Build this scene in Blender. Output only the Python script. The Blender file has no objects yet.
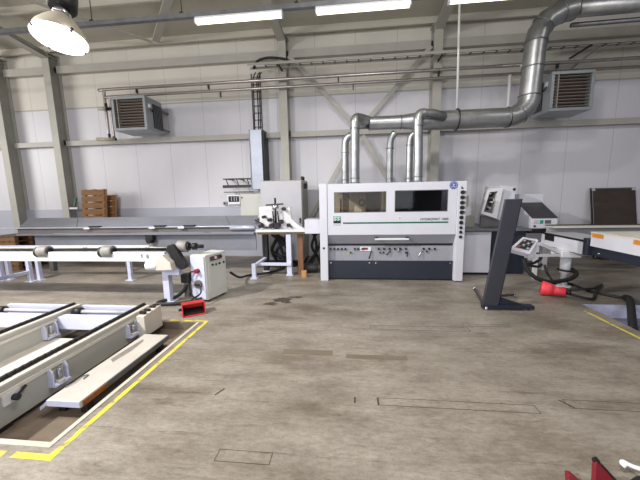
import bpy, bmesh, math, random
from mathutils import Vector, Matrix
random.seed(7)
scene = bpy.context.scene
C = scene.collection
PI = math.pi

# ------------------------------------------------------------------ materials
def nodes_of(name):
    m = bpy.data.materials.new(name); m.use_nodes = True
    nt = m.node_tree
    return m, nt, nt.nodes['Principled BSDF'], nt.nodes.new('ShaderNodeTexCoord')

def rgb(r, g, b):          # sRGB 0-255 to linear
    def f(c):
        c /= 255.0
        return c/12.92 if c <= .04045 else ((c+.055)/1.055)**2.4
    return (f(r), f(g), f(b), 1.0)

def mat(name, col, rough=.5, metal=0.0, var=.10, scale=6.0, bump=0.0, bscale=60.0, stretch=(1, 1, 1), spec=.5):
    m, nt, b, tc = nodes_of(name)
    mp = nt.nodes.new('ShaderNodeMapping'); mp.inputs['Scale'].default_value = stretch
    nt.links.new(tc.outputs['Object'], mp.inputs['Vector'])
    n = nt.nodes.new('ShaderNodeTexNoise'); n.inputs['Scale'].default_value = scale
    n.inputs['Detail'].default_value = 6; n.inputs['Roughness'].default_value = .6
    nt.links.new(mp.outputs[0], n.inputs['Vector'])
    cr = nt.nodes.new('ShaderNodeValToRGB')
    c = rgb(*col)
    cr.color_ramp.elements[0].position = .3; cr.color_ramp.elements[1].position = .7
    cr.color_ramp.elements[0].color = tuple(x*(1-var) for x in c[:3])+(1,)
    cr.color_ramp.elements[1].color = tuple(min(1, x*(1+var*.6)) for x in c[:3])+(1,)
    nt.links.new(n.outputs['Fac'], cr.inputs['Fac']); nt.links.new(cr.outputs['Color'], b.inputs['Base Color'])
    b.inputs['Roughness'].default_value = rough; b.inputs['Metallic'].default_value = metal
    b.inputs['Specular IOR Level'].default_value = spec
    if bump:
        n2 = nt.nodes.new('ShaderNodeTexNoise'); n2.inputs['Scale'].default_value = bscale
        nt.links.new(mp.outputs[0], n2.inputs['Vector'])
        bp = nt.nodes.new('ShaderNodeBump'); bp.inputs['Strength'].default_value = bump; bp.inputs['Distance'].default_value = .01
        nt.links.new(n2.outputs['Fac'], bp.inputs['Height']); nt.links.new(bp.outputs[0], b.inputs['Normal'])
    return m

def emit(name, col, strength):
    m, nt, b, tc = nodes_of(name)
    b.inputs['Base Color'].default_value = rgb(*col)
    b.inputs['Emission Color'].default_value = rgb(*col); b.inputs['Emission Strength'].default_value = strength
    return m

def floor_material():
    m, nt, b, tc = nodes_of('worn_concrete')
    L = nt.links.new
    def noise(scale, detail, sx=1, sy=1, rough=.6):
        mp = nt.nodes.new('ShaderNodeMapping'); mp.inputs['Scale'].default_value = (sx, sy, 1)
        L(tc.outputs['Object'], mp.inputs['Vector'])
        n = nt.nodes.new('ShaderNodeTexNoise'); n.inputs['Scale'].default_value = scale
        n.inputs['Detail'].default_value = detail; n.inputs['Roughness'].default_value = rough
        L(mp.outputs[0], n.inputs['Vector']); return n
    def ramp(src, p0, c0, p1, c1):
        r = nt.nodes.new('ShaderNodeValToRGB')
        r.color_ramp.elements[0].position = p0; r.color_ramp.elements[1].position = p1
        r.color_ramp.elements[0].color = c0; r.color_ramp.elements[1].color = c1
        L(src, r.inputs['Fac']); return r
    def mix(kind, fac, a, bb):
        x = nt.nodes.new('ShaderNodeMix'); x.data_type = 'RGBA'; x.blend_type = kind
        if isinstance(fac, float): x.inputs['Factor'].default_value = fac
        else: L(fac, x.inputs['Factor'])
        L(a, x.inputs['A']); L(bb, x.inputs['B']); return x.outputs['Result']
    big = ramp(noise(.55, 5).outputs['Fac'], .3, rgb(131, 124, 114), .72, rgb(165, 159, 150))
    streak = ramp(noise(2.2, 8, .65, 1.7, .7).outputs['Fac'], .32, (.66, .63, .6, 1), .66, (1.1, 1.1, 1.1, 1))
    fine = ramp(noise(26, 6, .6, 1.5, .7).outputs['Fac'], .34, (.74, .73, .72, 1), .6, (1.05, 1.05, 1.05, 1))
    spots = ramp(noise(9, 8, .55, 1.3, .75).outputs['Fac'], .30, (.42, .39, .36, 1), .40, (1, 1, 1, 1))
    c = mix('MULTIPLY', 1.0, big.outputs['Color'], streak.outputs['Color'])
    c = mix('MULTIPLY', 1.0, c, fine.outputs['Color'])
    c = mix('MULTIPLY', .8, c, spots.outputs['Color'])
    speck = ramp(noise(70, 4, 1, 1, .8).outputs['Fac'], .33, (.55, .53, .5, 1), .46, (1, 1, 1, 1))
    c = mix('MULTIPLY', .7, c, speck.outputs['Color'])
    lanes = ramp(noise(1.15, 9, .5, 1.8, .72).outputs['Fac'], .36, (.60, .56, .51, 1), .50, (1, 1, 1, 1))
    c = mix('MULTIPLY', .8, c, lanes.outputs['Color'])
    scuff = ramp(noise(5.5, 9, .22, 2.6, .8).outputs['Fac'], .36, (.50, .46, .42, 1), .44, (1, 1, 1, 1))
    c = mix('MULTIPLY', .75, c, scuff.outputs['Color'])
    L(c, b.inputs['Base Color'])
    rr = ramp(noise(1.8, 6, .7, 1.6).outputs['Fac'], .3, (.34, .34, .34, 1), .7, (.62, .62, .62, 1))
    L(rr.outputs['Color'], b.inputs['Roughness'])
    bp = nt.nodes.new('ShaderNodeBump'); bp.inputs['Strength'].default_value = .25; bp.inputs['Distance'].default_value = .004
    L(noise(40, 6).outputs['Fac'], bp.inputs['Height']); L(bp.outputs[0], b.inputs['Normal'])
    b.inputs['Specular IOR Level'].default_value = .4
    return m

def wall_material(name, col):
    m, nt, b, tc = nodes_of(name)
    L = nt.links.new
    sep = nt.nodes.new('ShaderNodeSeparateXYZ'); L(tc.outputs['Object'], sep.inputs[0])
    def math_(op, a, v):
        x = nt.nodes.new('ShaderNodeMath'); x.operation = op
        L(a, x.inputs[0])
        if v is not None: x.inputs[1].default_value = v
        return x.outputs[0]
    fr = math_('FRACT', math_('ADD', sep.outputs['X'], -.1+20.0), None)     # one metre sandwich panels
    seam = math_('LESS_THAN', fr, .014)
    micro = math_('SINE', math_('MULTIPLY', sep.outputs['X'], 125.0), None)
    n = nt.nodes.new('ShaderNodeTexNoise'); n.inputs['Scale'].default_value = .9; n.inputs['Detail'].default_value = 6
    mp = nt.nodes.new('ShaderNodeMapping'); mp.inputs['Scale'].default_value = (1.5, 1, .5)
    L(tc.outputs['Object'], mp.inputs[0]); L(mp.outputs[0], n.inputs['Vector'])
    cr = nt.nodes.new('ShaderNodeValToRGB'); c = rgb(*col)
    cr.color_ramp.elements[0].position = .3; cr.color_ramp.elements[1].position = .7
    cr.color_ramp.elements[0].color = tuple(x*.93 for x in c[:3])+(1,); cr.color_ramp.elements[1].color = c
    L(n.outputs['Fac'], cr.inputs['Fac'])
    mx = nt.nodes.new('ShaderNodeMix'); mx.data_type = 'RGBA'
    L(math_('MULTIPLY', seam, .33), mx.inputs['Factor']); L(cr.outputs['Color'], mx.inputs['A']); mx.inputs['B'].default_value = rgb(95, 92, 98)
    L(mx.outputs['Result'], b.inputs['Base Color'])
    bp = nt.nodes.new('ShaderNodeBump'); bp.inputs['Strength'].default_value = .06; bp.inputs['Distance'].default_value = .01
    L(micro, bp.inputs['Height']); L(bp.outputs[0], b.inputs['Normal'])
    b.inputs['Roughness'].default_value = .45
    return m

def glass_material(name, tint, mixf):
    m = bpy.data.materials.new(name); m.use_nodes = True
    nt = m.node_tree; nt.nodes.clear()
    o = nt.nodes.new('ShaderNodeOutputMaterial'); mx = nt.nodes.new('ShaderNodeMixShader')
    t = nt.nodes.new('ShaderNodeBsdfTransparent'); t.inputs[0].default_value = tint
    g = nt.nodes.new('ShaderNodeBsdfGlossy'); g.inputs['Roughness'].default_value = .05
    mx.inputs[0].default_value = mixf
    nt.links.new(t.outputs[0], mx.inputs[1]); nt.links.new(g.outputs[0], mx.inputs[2]); nt.links.new(mx.outputs[0], o.inputs[0])
    return m

def worn_tape(name):
    m = mat(name, (214, 200, 66), .6, var=.12, scale=16)
    nt = m.node_tree; b = nt.nodes['Principled BSDF']; src = b.inputs['Base Color'].links[0].from_socket
    tc = nt.nodes.new('ShaderNodeTexCoord'); n = nt.nodes.new('ShaderNodeTexNoise'); n.inputs['Scale'].default_value = 11; n.inputs['Detail'].default_value = 8; n.inputs['Roughness'].default_value = .7
    nt.links.new(tc.outputs['Object'], n.inputs['Vector'])
    r = nt.nodes.new('ShaderNodeValToRGB'); r.color_ramp.elements[0].position = .53; r.color_ramp.elements[1].position = .60
    nt.links.new(n.outputs['Fac'], r.inputs['Fac'])
    mx = nt.nodes.new('ShaderNodeMix'); mx.data_type = 'RGBA'; nt.links.new(r.outputs['Color'], mx.inputs['Factor'])
    nt.links.new(src, mx.inputs['A']); mx.inputs['B'].default_value = rgb(150, 138, 100); nt.links.new(mx.outputs['Result'], b.inputs['Base Color'])
    return m
M = {
 'floor': floor_material(),
 'wall': wall_material('wall_panel_paint', (213, 212, 221)),
 'wall_upper': wall_material('upper_wall_warm_tint', (212, 208, 200)),  # warm glow of the strip lights put into the upper wall colour
 'plinth': mat('plinth_paint', (176, 178, 192), .5, var=.05, scale=2),
 'steel_paint': mat('beige_grey_steel', (170, 168, 161), .5, var=.08, scale=3),
 'girt': mat('girt_paint', (174, 171, 165), .5, var=.07, scale=3),
 'roof': mat('roof_sheet', (186, 182, 170), .6, var=.06, scale=2),
 'wheel_grey': mat('wheel_grey', (142, 140, 137), .6, .2, var=.15),
 'plank': mat('cover_plank_paint', (186, 181, 174), .5, var=.12, scale=3),
 'trim_paint': mat('pit_angle_paint', (192, 187, 176), .5, var=.14, scale=5),
 'galv': mat('galvanised', (170, 172, 175), .38, .85, var=.25, scale=5),
 'galv_dark': mat('galvanised_dull', (128, 130, 134), .45, .7, var=.2, scale=7),
 'trunk': mat('trunking_zinc', (164, 170, 186), .42, .35, var=.12, scale=4),
 'pipe': mat('heating_pipe', (176, 168, 166), .28, .75, var=.15, scale=5),
 'machine': mat('machine_white', (202, 203, 214), .42, var=.04, scale=3),
 'machine_grey': mat('machine_grey', (146, 147, 158), .45, var=.06, scale=4),
 'navy': mat('machine_navy', (34, 39, 53), .42, var=.12, scale=5),
 'black': mat('black_plastic', (22, 22, 24), .5, var=.2),
 'rubber': mat('rubber', (30, 30, 32), .65, var=.2),
 'dark': mat('dark_steel', (52, 50, 50), .45, .5, var=.2),
 'chrome': mat('bright_steel', (205, 205, 208), .25, .9, var=.1),
 'green': mat('stripe_green', (22, 92, 74), .5, var=.05),
 'logo_green': mat('logo_green', (26, 140, 110), .5, var=.05),
 'blue': mat('badge_blue', (22, 62, 160), .4, var=.05),
 'white': mat('white_paint', (216, 216, 221), .45, var=.05, scale=4),
 'cream': mat('cream_paint', (206, 200, 190), .45, var=.07, scale=4),
 'lilac': mat('lilac_grey_paint', (200, 204, 228), .45, var=.06, scale=4),
 'rail': mat('lift_rail_paint', (174, 173, 166), .42, var=.09, scale=3, stretch=(1, .4, 1)),
 'box': mat('box_grey_green', (206, 210, 204), .45, var=.05, scale=4),
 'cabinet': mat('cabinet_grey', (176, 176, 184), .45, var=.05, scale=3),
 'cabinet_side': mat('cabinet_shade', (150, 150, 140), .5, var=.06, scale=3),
 'control': mat('control_beige', (186, 187, 182), .5, var=.04, scale=3),
 'trough': mat('trough_zinc', (142, 145, 156), .38, .45, var=.16, scale=3, stretch=(.5, 1, 1)),
 'trough_dark': mat('trough_lip_shade', (112, 106, 106), .5, .35, var=.2, scale=3, stretch=(.5, 1, 1)),  # zinc front face, shade below the lip mixed into its colour
 'wood': mat('pallet_wood', (132, 92, 54), .7, var=.28, scale=5, stretch=(.6, 3, 3), bump=.3),
 'wood_light': mat('cut_pine', (176, 134, 84), .7, var=.2, scale=5, stretch=(3, 3, .5), bump=.2),
 'wood_red': mat('reddish_plank', (122, 84, 60), .65, var=.25, scale=5, stretch=(3, 3, .5), bump=.2),
 'board_brown': mat('dark_brown_board', (62, 52, 48), .5, var=.3, scale=3, stretch=(1, 1, 3)),
 'red': mat('signal_red', (190, 46, 44), .4, var=.08),
 'dark_red': mat('dark_red', (128, 28, 42), .45, var=.2),
 'pink': mat('coral_red', (226, 62, 76), .45, var=.08),
 'yellow': worn_tape('yellow_tape'),
 'tape_worn': mat('worn_tape', (188, 172, 84), .7, var=.4, scale=14),
 'orange': mat('orange_reflector', (206, 130, 40), .35, var=.25, scale=26),
 'amber': mat('amber_reflector', (146, 82, 28), .35, var=.4, scale=30),
 'pit': mat('pit_floor', (112, 98, 84), .8, var=.3, scale=4, bump=.2),
 'trench_floor': mat('trench_floor', (112, 112, 136), .7, var=.35, scale=5),
 'pit_wall': mat('pit_lilac', (188, 190, 214), .6, var=.3, scale=5),
 'groove': mat('slot_groove', (70, 62, 52), .8, var=.3),
 'plate': mat('slot_plate', (112, 102, 88), .55, var=.18, scale=7, stretch=(.5, 2, 1)),
 'slot_smear': mat('dirt_smear', (128, 120, 112), .6, var=.25, scale=12),
 'stain': mat('oil_stain', (74, 64, 54), .45, var=.3, scale=9),
 'tube': emit('fluorescent_glow', (255, 250, 214), 5.0),
 'lamp_glow': emit('lamp_glow', (250, 246, 255), 9.0),
 'lamp_body': mat('lamp_reflector', (196, 188, 172), .35, .5, var=.08, scale=4),
 'copper': mat('heater_fins', (70, 46, 38), .5, .4, var=.3, scale=12),
 'slat': mat('louvre_slat', (150, 142, 136), .45, .3, var=.1),
 'heater': mat('heater_case', (150, 156, 162), .42, .35, var=.1, scale=4),
 'screen': mat('dark_screen', (34, 38, 50), .25, var=.3, scale=20),
 'interior': mat('interior_beige', (172, 166, 150), .6, var=.2, scale=4),
 'brown_metal': mat('brown_metal', (98, 80, 56), .5, .3, var=.2),
 'grey_dark': mat('grey_dark_plate', (98, 98, 100), .5, .2, var=.12),
 'tower': mat('tower_graphite', (62, 62, 72), .4, .3, var=.1, scale=4),
 'lid': mat('lid_charcoal', (58, 58, 62), .35, var=.2, scale=6),
 'deck': mat('roller_deck_beige', (216, 212, 204), .5, var=.1, scale=6),
 'yellowbag': mat('tool_yellow', (232, 206, 60), .5, var=.1),
 'glass_l': glass_material('hood_window', (.80, .76, .70, 1), .012),
 'glass_r': glass_material('hood_window_dark', (.42, .41, .44, 1), .02),
}

# ------------------------------------------------------------------ mesh helper
class MB:
    def __init__(s): s.bm = bmesh.new()
    def hexa(s, P):      # 8 points: bottom 4 ccw, top 4 ccw
        v = [s.bm.verts.new(p) for p in P]
        for f in ((3, 2, 1, 0), (4, 5, 6, 7), (0, 1, 5, 4), (1, 2, 6, 5), (2, 3, 7, 6), (3, 0, 4, 7)):
            s.bm.faces.new([v[i] for i in f])
        return s
    def box(s, x0, x1, y0, y1, z0, z1):
        return s.hexa([(x0, y0, z0), (x1, y0, z0), (x1, y1, z0), (x0, y1, z0), (x0, y0, z1), (x1, y0, z1), (x1, y1, z1), (x0, y1, z1)])
    def rbox(s, c, size, rot):    # centred box turned by an Euler or a matrix
        R = rot if isinstance(rot, Matrix) else Matrix.Rotation(rot, 3, 'Z')
        h = Vector(size)/2; c = Vector(c)
        P = []
        for z in (-1, 1):
            for x, y in ((-1, -1), (1, -1), (1, 1), (-1, 1)):
                P.append(c + R @ Vector((x*h.x, y*h.y, z*h.z)))
        return s.hexa(P)
    def prism(s, pts, ext):       # planar polygon pushed along ext
        e = Vector(ext); a = [s.bm.verts.new(Vector(p)) for p in pts]; b = [s.bm.verts.new(Vector(p)+e) for p in pts]
        s.bm.faces.new(list(reversed(a))); s.bm.faces.new(b)
        n = len(a)
        for i in range(n): s.bm.faces.new((a[i], a[(i+1) % n], b[(i+1) % n], b[i]))
        return s
    def bar(s, p0, p1, w, h, up=(0, 0, 1)):   # rectangular bar between points
        p0, p1 = Vector(p0), Vector(p1); d = (p1-p0).normalized(); u = Vector(up)
        if abs(d.dot(u)) > .95: u = Vector((0, 1, 0))
        x = d.cross(u).normalized(); z = x.cross(d).normalized()
        P = []
        for zz in (-1, 1):
            P += [p0 - x*w/2 + z*zz*h/2, p0 + x*w/2 + z*zz*h/2, p1 + x*w/2 + z*zz*h/2, p1 - x*w/2 + z*zz*h/2]
        return s.hexa(P)
    def rings(s, centres, radii, seg=16, caps=True, smooth=True):
        n = len(centres); cs = [Vector(c) for c in centres]; prev = None; R = []
        ref = None
        for i in range(n):
            d = (cs[min(i+1, n-1)]-cs[max(i-1, 0)])
            if d.length < 1e-9: d = (cs[-1]-cs[0])
            d.normalize()
            if ref is None:
                ref = Vector((0, 0, 1)) if abs(d.z) < .9 else Vector((1, 0, 0))
            x = ref - d*ref.dot(d)
            if x.length < 1e-6: x = d.orthogonal()
            x.normalize(); ref = x; y = d.cross(x)
            R.append([s.bm.verts.new(cs[i] + (x*math.cos(2*PI*k/seg)+y*math.sin(2*PI*k/seg))*radii[i]) for k in range(seg)])
        for a, b in zip(R, R[1:]):
            for k in range(seg):
                f = s.bm.faces.new((a[k], a[(k+1) % seg], b[(k+1) % seg], b[k])); f.smooth = smooth
        if caps:
            s.bm.faces.new(list(reversed(R[0]))); s.bm.faces.new(R[-1])
        return s
    def cyl(s, p0, p1, r, seg=16, r1=None): return s.rings([p0, p1], [r, r if r1 is None else r1], seg)
    def tube(s, pts, r, seg=8, k=6):          # smooth tube through points (Catmull-Rom)
        P = [Vector(p) for p in pts]; out = []
        for i in range(len(P)-1):
            a, b, c, d = P[max(i-1, 0)], P[i], P[i+1], P[min(i+2, len(P)-1)]
            for j in range(k):
                t = j/k
                out.append(.5*((2*b)+(-a+c)*t+(2*a-5*b+4*c-d)*t*t+(-a+3*b-3*c+d)*t*t*t))
        out.append(P[-1])
        return s.rings(out, [r]*len(out), seg)
    def torus(s, c, axis, R, r, seg=24, t=8):
        c = Vector(c); a = Vector(axis).normalized(); x = a.orthogonal().normalized(); y = a.cross(x); rr = []
        for i in range(seg):
            d = x*math.cos(2*PI*i/seg)+y*math.sin(2*PI*i/seg)
            rr.append([s.bm.verts.new(c+d*(R+r*math.cos(2*PI*k/t))+a*r*math.sin(2*PI*k/t)) for k in range(t)])
        for i in range(seg):
            A, B = rr[i], rr[(i+1) % seg]
            for k in range(t):
                f = s.bm.faces.new((A[k], A[(k+1) % t], B[(k+1) % t], B[k])); f.smooth = True
        return s
    def build(s, name, m, parent=None, bevel=0.0, **tags):
        root = parent
        while root is not None and root.parent is not None: root = root.parent
        off = root.location.copy() if root is not None else Vector((0, 0, 0))
        for v in s.bm.verts: v.co -= off
        bmesh.ops.recalc_face_normals(s.bm, faces=s.bm.faces)
        me = bpy.data.meshes.new(name); s.bm.to_mesh(me); s.bm.free()
        o = bpy.data.objects.new(name, me); C.objects.link(o)
        me.materials.append(M[m] if isinstance(m, str) else m)
        if parent is not None: o.parent = parent
        if bevel:
            b = o.modifiers.new('bevel', 'BEVEL'); b.width = bevel; b.segments = 2; b.limit_method = 'ANGLE'; b.angle_limit = .6
        for k, v in tags.items(): o[k] = v
        return o

def thing(name, label, cat, loc=(0, 0, 0), group=None):
    o = bpy.data.objects.new(name, None); C.objects.link(o); o.location = loc; o.empty_display_size = .1
    o['label'] = label; o['category'] = cat
    if group: o['group'] = group
    return o
def struct(name, mb, m, **k): return mb.build(name, m, None, kind='structure', **k)
def dup(root, delta, label):
    r = root.copy(); C.objects.link(r); r.location = Vector(root.location)+Vector(delta); r['label'] = label
    for ch in root.children:
        c = ch.copy(); C.objects.link(c); c.parent = r
        for g in ch.children:
            d = g.copy(); C.objects.link(d); d.parent = c
    return r
def lettering(text, name, m, parent, loc, size, xdir=(1, 0, 0), updir=(0, 0, 1), extrude=.002):
    cu = bpy.data.curves.new(name, 'FONT'); cu.body = text; cu.size = size; cu.extrude = extrude
    t = bpy.data.objects.new('tmp', cu); C.objects.link(t)
    dg = bpy.context.evaluated_depsgraph_get()
    me = bpy.data.meshes.new_from_object(t.evaluated_get(dg)); bpy.data.objects.remove(t)
    x = Vector(xdir).normalized(); y = Vector(updir).normalized(); z = x.cross(y)
    R = Matrix((x, y, z)).transposed()
    root = parent
    while root.parent is not None: root = root.parent
    off = Vector(loc)-Vector(root.location)
    for v in me.vertices: v.co = R @ v.co + off
    me.materials.clear(); me.materials.append(M[m])
    o = bpy.data.objects.new(name, me); C.objects.link(o); o.parent = parent
    return o

# ================================================================== SETTING
WY = 8.05
# floor with two rectangular pits
PX0, PX1, PY0, PY1 = -6.2, -1.98, 1.58, 3.56          # lift table pit
QX0, QX1, QY0, QY1 = 3.27, 7.5, 2.2, 4.52             # right hand pit
def floor_mesh():
    b = MB(); xs = sorted({-16, PX0, PX1, QX0, QX1, 13}); ys = sorted({-7, PY0, PY1, QY0, QY1, 8.4})
    V = {}
    def v(x, y):
        if (x, y) not in V: V[(x, y)] = b.bm.verts.new((x, y, 0))
        return V[(x, y)]
    for x0, x1 in zip(xs, xs[1:]):
        for y0, y1 in zip(ys, ys[1:]):
            if x0 >= PX0 and x1 <= PX1 and y0 >= PY0 and y1 <= PY1: continue
            if x0 >= QX0 and x1 <= QX1 and y0 >= QY0 and y1 <= QY1: continue
            b.bm.faces.new((v(x0, y0), v(x1, y0), v(x1, y1), v(x0, y1)))
    return b
struct('floor', floor_mesh(), 'floor')
def pit(x0, x1, y0, y1, z, t=.05):
    w = MB()
    w.box(x0-t, x0, y0-t, y1+t, z, -.002); w.box(x1, x1+t, y0-t, y1+t, z, -.002)
    w.box(x0, x1, y0-t, y0, z, -.002); w.box(x0, x1, y1, y1+t, z, -.002)
    return w
struct('floor_pit_walls', pit(PX0, PX1, PY0, PY1, -.12), 'pit')
struct('floor_pit_base', MB().box(PX0-.05, PX1+.05, PY0-.05, PY1+.05, -.16, -.10), 'pit')
struct('floor_trench_walls', pit(QX0, QX1, QY0, QY1, -.22), 'pit_wall')
struct('floor_trench_base', MB().box(QX0-.05, QX1+.05, QY0-.05, QY1+.05, -.26, -.2), 'trench_floor')
# steel edge angle round the lift pit
e = MB(); e.box(PX0, PX1+.006, PY0-.006, PY0+.035, -.05, .006); e.box(PX1-.03, PX1+.006, PY0+.035, PY1, -.05, .006)
struct('trim_1', e, 'trim_paint')
# painted markings
y = MB(); y.box(-1.918, -1.878, 1.70, 3.63, .0005, .002); y.box(-2.42, -1.918, 3.60, 3.63, .0005, .002); y.box(-2.16, -1.872, 1.485, 1.53, .0005, .002)
y.prism([(-1.925, 1.53, .0005), (-1.872, 1.53, .0005), (-1.878, 1.70, .0005), (-1.91, 1.70, .0005)], (0, 0, .0015))
struct('floor_marking_1', y, 'yellow')
struct('floor_marking_2', MB().box(-2.62, -2.22, 1.47, 1.53, .0005, .0018), 'tape_worn')
struct('floor_marking_3', MB().box(3.105, 3.135, 2.2, 4.26, .0005, .002), 'yellow')

# walls and frame
struct('wall_back', MB().box(-16, 13, WY, WY+.2, 0, 4.12), 'wall')
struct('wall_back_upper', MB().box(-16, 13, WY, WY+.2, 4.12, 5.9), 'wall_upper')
struct('trim_3', MB().box(-16, 13, WY-.012, WY, 4.10, 4.13), 'girt')
struct('trim_2', MB().box(-16, -2.45, WY-.035, WY, 0, 1.36), 'plinth')
def column(x, y0=7.72, w=.2, top=5.42):
    b = MB(); b.box(x-w/2, x+w/2, y0, y0+.018, 0, top); b.box(x-w/2, x+w/2, WY-.022, WY-.004, 0, top)
    b.box(x-.008, x+.008, y0+.018, WY-.022, 0, top); b.box(x-w/2-.02, x+w/2+.02, y0-.02, WY-.004, top, top+.025)
    b.box(x-w/2-.05, x+w/2+.05, y0-.05, WY-.01, 0, .02)
    return b
COLS = (-9.55, -7.95, -1.66, 1.99, 8.3)
for i, x in enumerate(COLS): struct('column', column(x), 'steel_paint')
for z0, z1 in ((4.97, 5.16), (3.10, 3.23)):
    seg = [-16]+list(COLS)+[13]
    for a, b_ in zip(seg, seg[1:]):
        x0 = a+.13 if a != -16 else a; x1 = b_-.13 if b_ != 13 else b_
        g = MB(); d = .16
        g.box(x0, x1, WY-d, WY-.001, z0+.012, z1); g.box(x0, x1, WY-d-.006, WY-d, z0, z1)
        struct('girt_beam', g, 'girt')
# cleats at the columns
for x in COLS[1:4]:
    for sx in (-1, 1):
        for z in (4.99, 3.12):
            struct('beam_cleat', MB().box(x+sx*.105-.012 if sx > 0 else x-.13, x+.13 if sx > 0 else x-.105+.012, WY-.2, WY-.165, z, z+.13), 'dark')
# K bracing between the middle columns
for p0, p1 in (((-1.52, 7.84, 5.0), (.14, 7.84, 3.28)), ((1.86, 7.84, 5.0), (.26, 7.84, 3.28)),
               ((.12, 7.84, 3.06), (-1.5, 7.84, .3)), ((.28, 7.84, 3.06), (1.84, 7.84, .3))):
    struct('brace_beam', MB().bar(p0, p1, .1, .03, (0, 1, 0)), 'girt')
# roof
RS = .085
def rz(yy): return 5.66 + RS*(WY-yy)
r = MB(); r.hexa([(-16, -5, rz(-5)), (13, -5, rz(-5)), (13, 8.3, rz(8.3)), (-16, 8.3, rz(8.3)), (-16, -5, rz(-5)+.12), (13, -5, rz(-5)+.12), (13, 8.3, rz(8.3)+.12), (-16, 8.3, rz(8.3)+.12)])
struct('ceiling', r, 'roof')
for yy in (7.9, 6.5, 5.1, 3.7, 2.3, .9, -.5, -1.9, -3.3):
    p = MB(); z = rz(yy)
    p.box(-16, 13, yy-.004, yy+.004, z-.17, z-.002); p.box(-16, 13, yy-.06, yy, z-.18, z-.17)
    struct('roof_beam', p, 'roof')
def rafter(x):
    b = MB()
    for (w, o0, o1) in ((.2, -.33, -.31), (.012, -.31, -.20)):
        b.hexa([(x-w/2, -5, rz(-5)+o0), (x+w/2, -5, rz(-5)+o0), (x+w/2, 7.95, rz(7.95)+o0), (x-w/2, 7.95, rz(7.95)+o0),
                (x-w/2, -5, rz(-5)+o1), (x+w/2, -5, rz(-5)+o1), (x+w/2, 7.95, rz(7.95)+o1), (x-w/2, 7.95, rz(7.95)+o1)])
    # haunch
    b.prism([(x-.006, 7.73, 5.45), (x-.006, 7.73, rz(7.73)-.32), (x-.006, 6.4, rz(6.4)-.32)], (.012, 0, 0))
    b.bar((x, 7.75, 5.30), (x, 6.3, rz(6.3)-.33), .2, .02)
    return b
for x in COLS: struct('rafter_beam', rafter(x), 'steel_paint')
# roof wind bracing meeting at the eaves between two frames
struct('roof_brace_beam', MB().bar((-4.85, 7.75, 5.52), (-1.75, 4.2, rz(4.2)-.36), .16, .05), 'steel_paint')
struct('roof_brace_beam', MB().bar((-4.95, 7.75, 5.50), (-7.85, 4.2, rz(4.2)-.36), .06, .04), 'steel_paint')

# cover plates over the floor channels and the cut outlines round them
def slot(x0, x1, y0, y1, w=.004):
    b = MB(); z0, z1 = .0003, .0014
    b.box(x0, x1, y0, y0+w, z0, z1); b.box(x0, x1, y1-w*.7, y1, z0, z1); b.box(x0, x0+w, y0+w, y1-w*.7, z0, z1); b.box(x1-w, x1, y0+w, y1-w*.7, z0, z1)
    return b
for x0, x1, y0, y1 in ((.20, 1.37, 2.155, 2.245), (.22, 1.38, 3.50, 3.62), (1.62, 2.6, 2.23, 2.33), (-.85, -.5, 1.57, 1.66), (1.35, 1.9, 3.66, 3.72)):
    struct('floor_slot', slot(x0, x1, y0, y1), 'groove')
for x, yy, ang, l in ((-1.1, 2.22, 1.1, .1), (.02, 2.2, 1.55, .07), (1.62, 2.28, 2.2, .1), (.2, 2.2, 1.57, .09)):
    struct('floor_slot', MB().rbox((x, yy, .001), (l, .014, .0015), ang), 'groove')
struct('floor_slot', MB().box(-.72, -.20, 2.86, 2.96, .0004, .001), 'plate')
struct('floor_slot', MB().box(-.06, .54, 2.82, 2.90, .0004, .001), 'plate')
# irregular oil stains
def stain(cx, cy, rx, ry, n=26):
    b = MB(); ring = []
    for i in range(n):
        a = 2*PI*i/n; k = 1+.35*random.uniform(-1, 1)
        ring.append(b.bm.verts.new((cx+rx*k*math.cos(a), cy+ry*k*math.sin(a), .0012)))
    b.bm.faces.new(ring); return b
for k, a in enumerate(((-1.08, 4.5, .17, .11), (-.90, 4.62, .12, .05), (-1.22, 4.3, .1, .06), (-.98, 4.38, .08, .04))):
    o = stain(*a).build('floor_stain', 'stain'); o['kind'] = 'structure'

# ================================================================== CEILING SERVICES
t = thing('lighting_rail', 'long galvanised rail under the roof carrying the strip lights', 'rail', (-1, 5.5, 4.70))
MB().box(-10.5, 8.5, 5.46, 5.54, 4.70, 4.77).build('rail_channel', 'galv_dark', t)
for x in (-6.9, -4.62, -2.92, -.9, 1.2, 3.6):
    MB().cyl((x, 5.5, 4.77), (x, 5.5, rz(5.5)), .008, 6).build('hanger_wire', 'dark', t)
    MB().box(x-.03, x+.03, 5.47, 5.53, 4.77, 4.80).build('hanger_clip', 'dark', t)
f0 = thing('strip_light', 'lit fluorescent strip light left of the other two on the roof rail', 'light', (-1.91, 5.5, 4.58), 'strip lights on the roof rail')
MB().box(-2.68, -1.14, 5.46, 5.54, 4.66, 4.70).build('housing', 'white', f0, bevel=.01)
df = MB(); df.prism([(-2.66, 5.45, 4.655), (-2.66, 5.455, 4.615), (-2.66, 5.475, 4.59), (-2.66, 5.525, 4.59), (-2.66, 5.545, 4.615), (-2.66, 5.55, 4.655)], (1.5, 0, 0))
df.build('diffuser', 'tube', f0, bevel=.012)
for sx in (-2.67, -1.15): MB().box(sx-.012, sx+.012, 5.445, 5.555, 4.59, 4.665).build('end_cap', 'white', f0, bevel=.004)
dup(f0, (2.1, 0, 0), 'lit fluorescent strip light in the middle of the three on the roof rail')
dup(f0, (4.23, 0, 0), 'lit fluorescent strip light nearest the big silver duct, cut by the frame')

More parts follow.
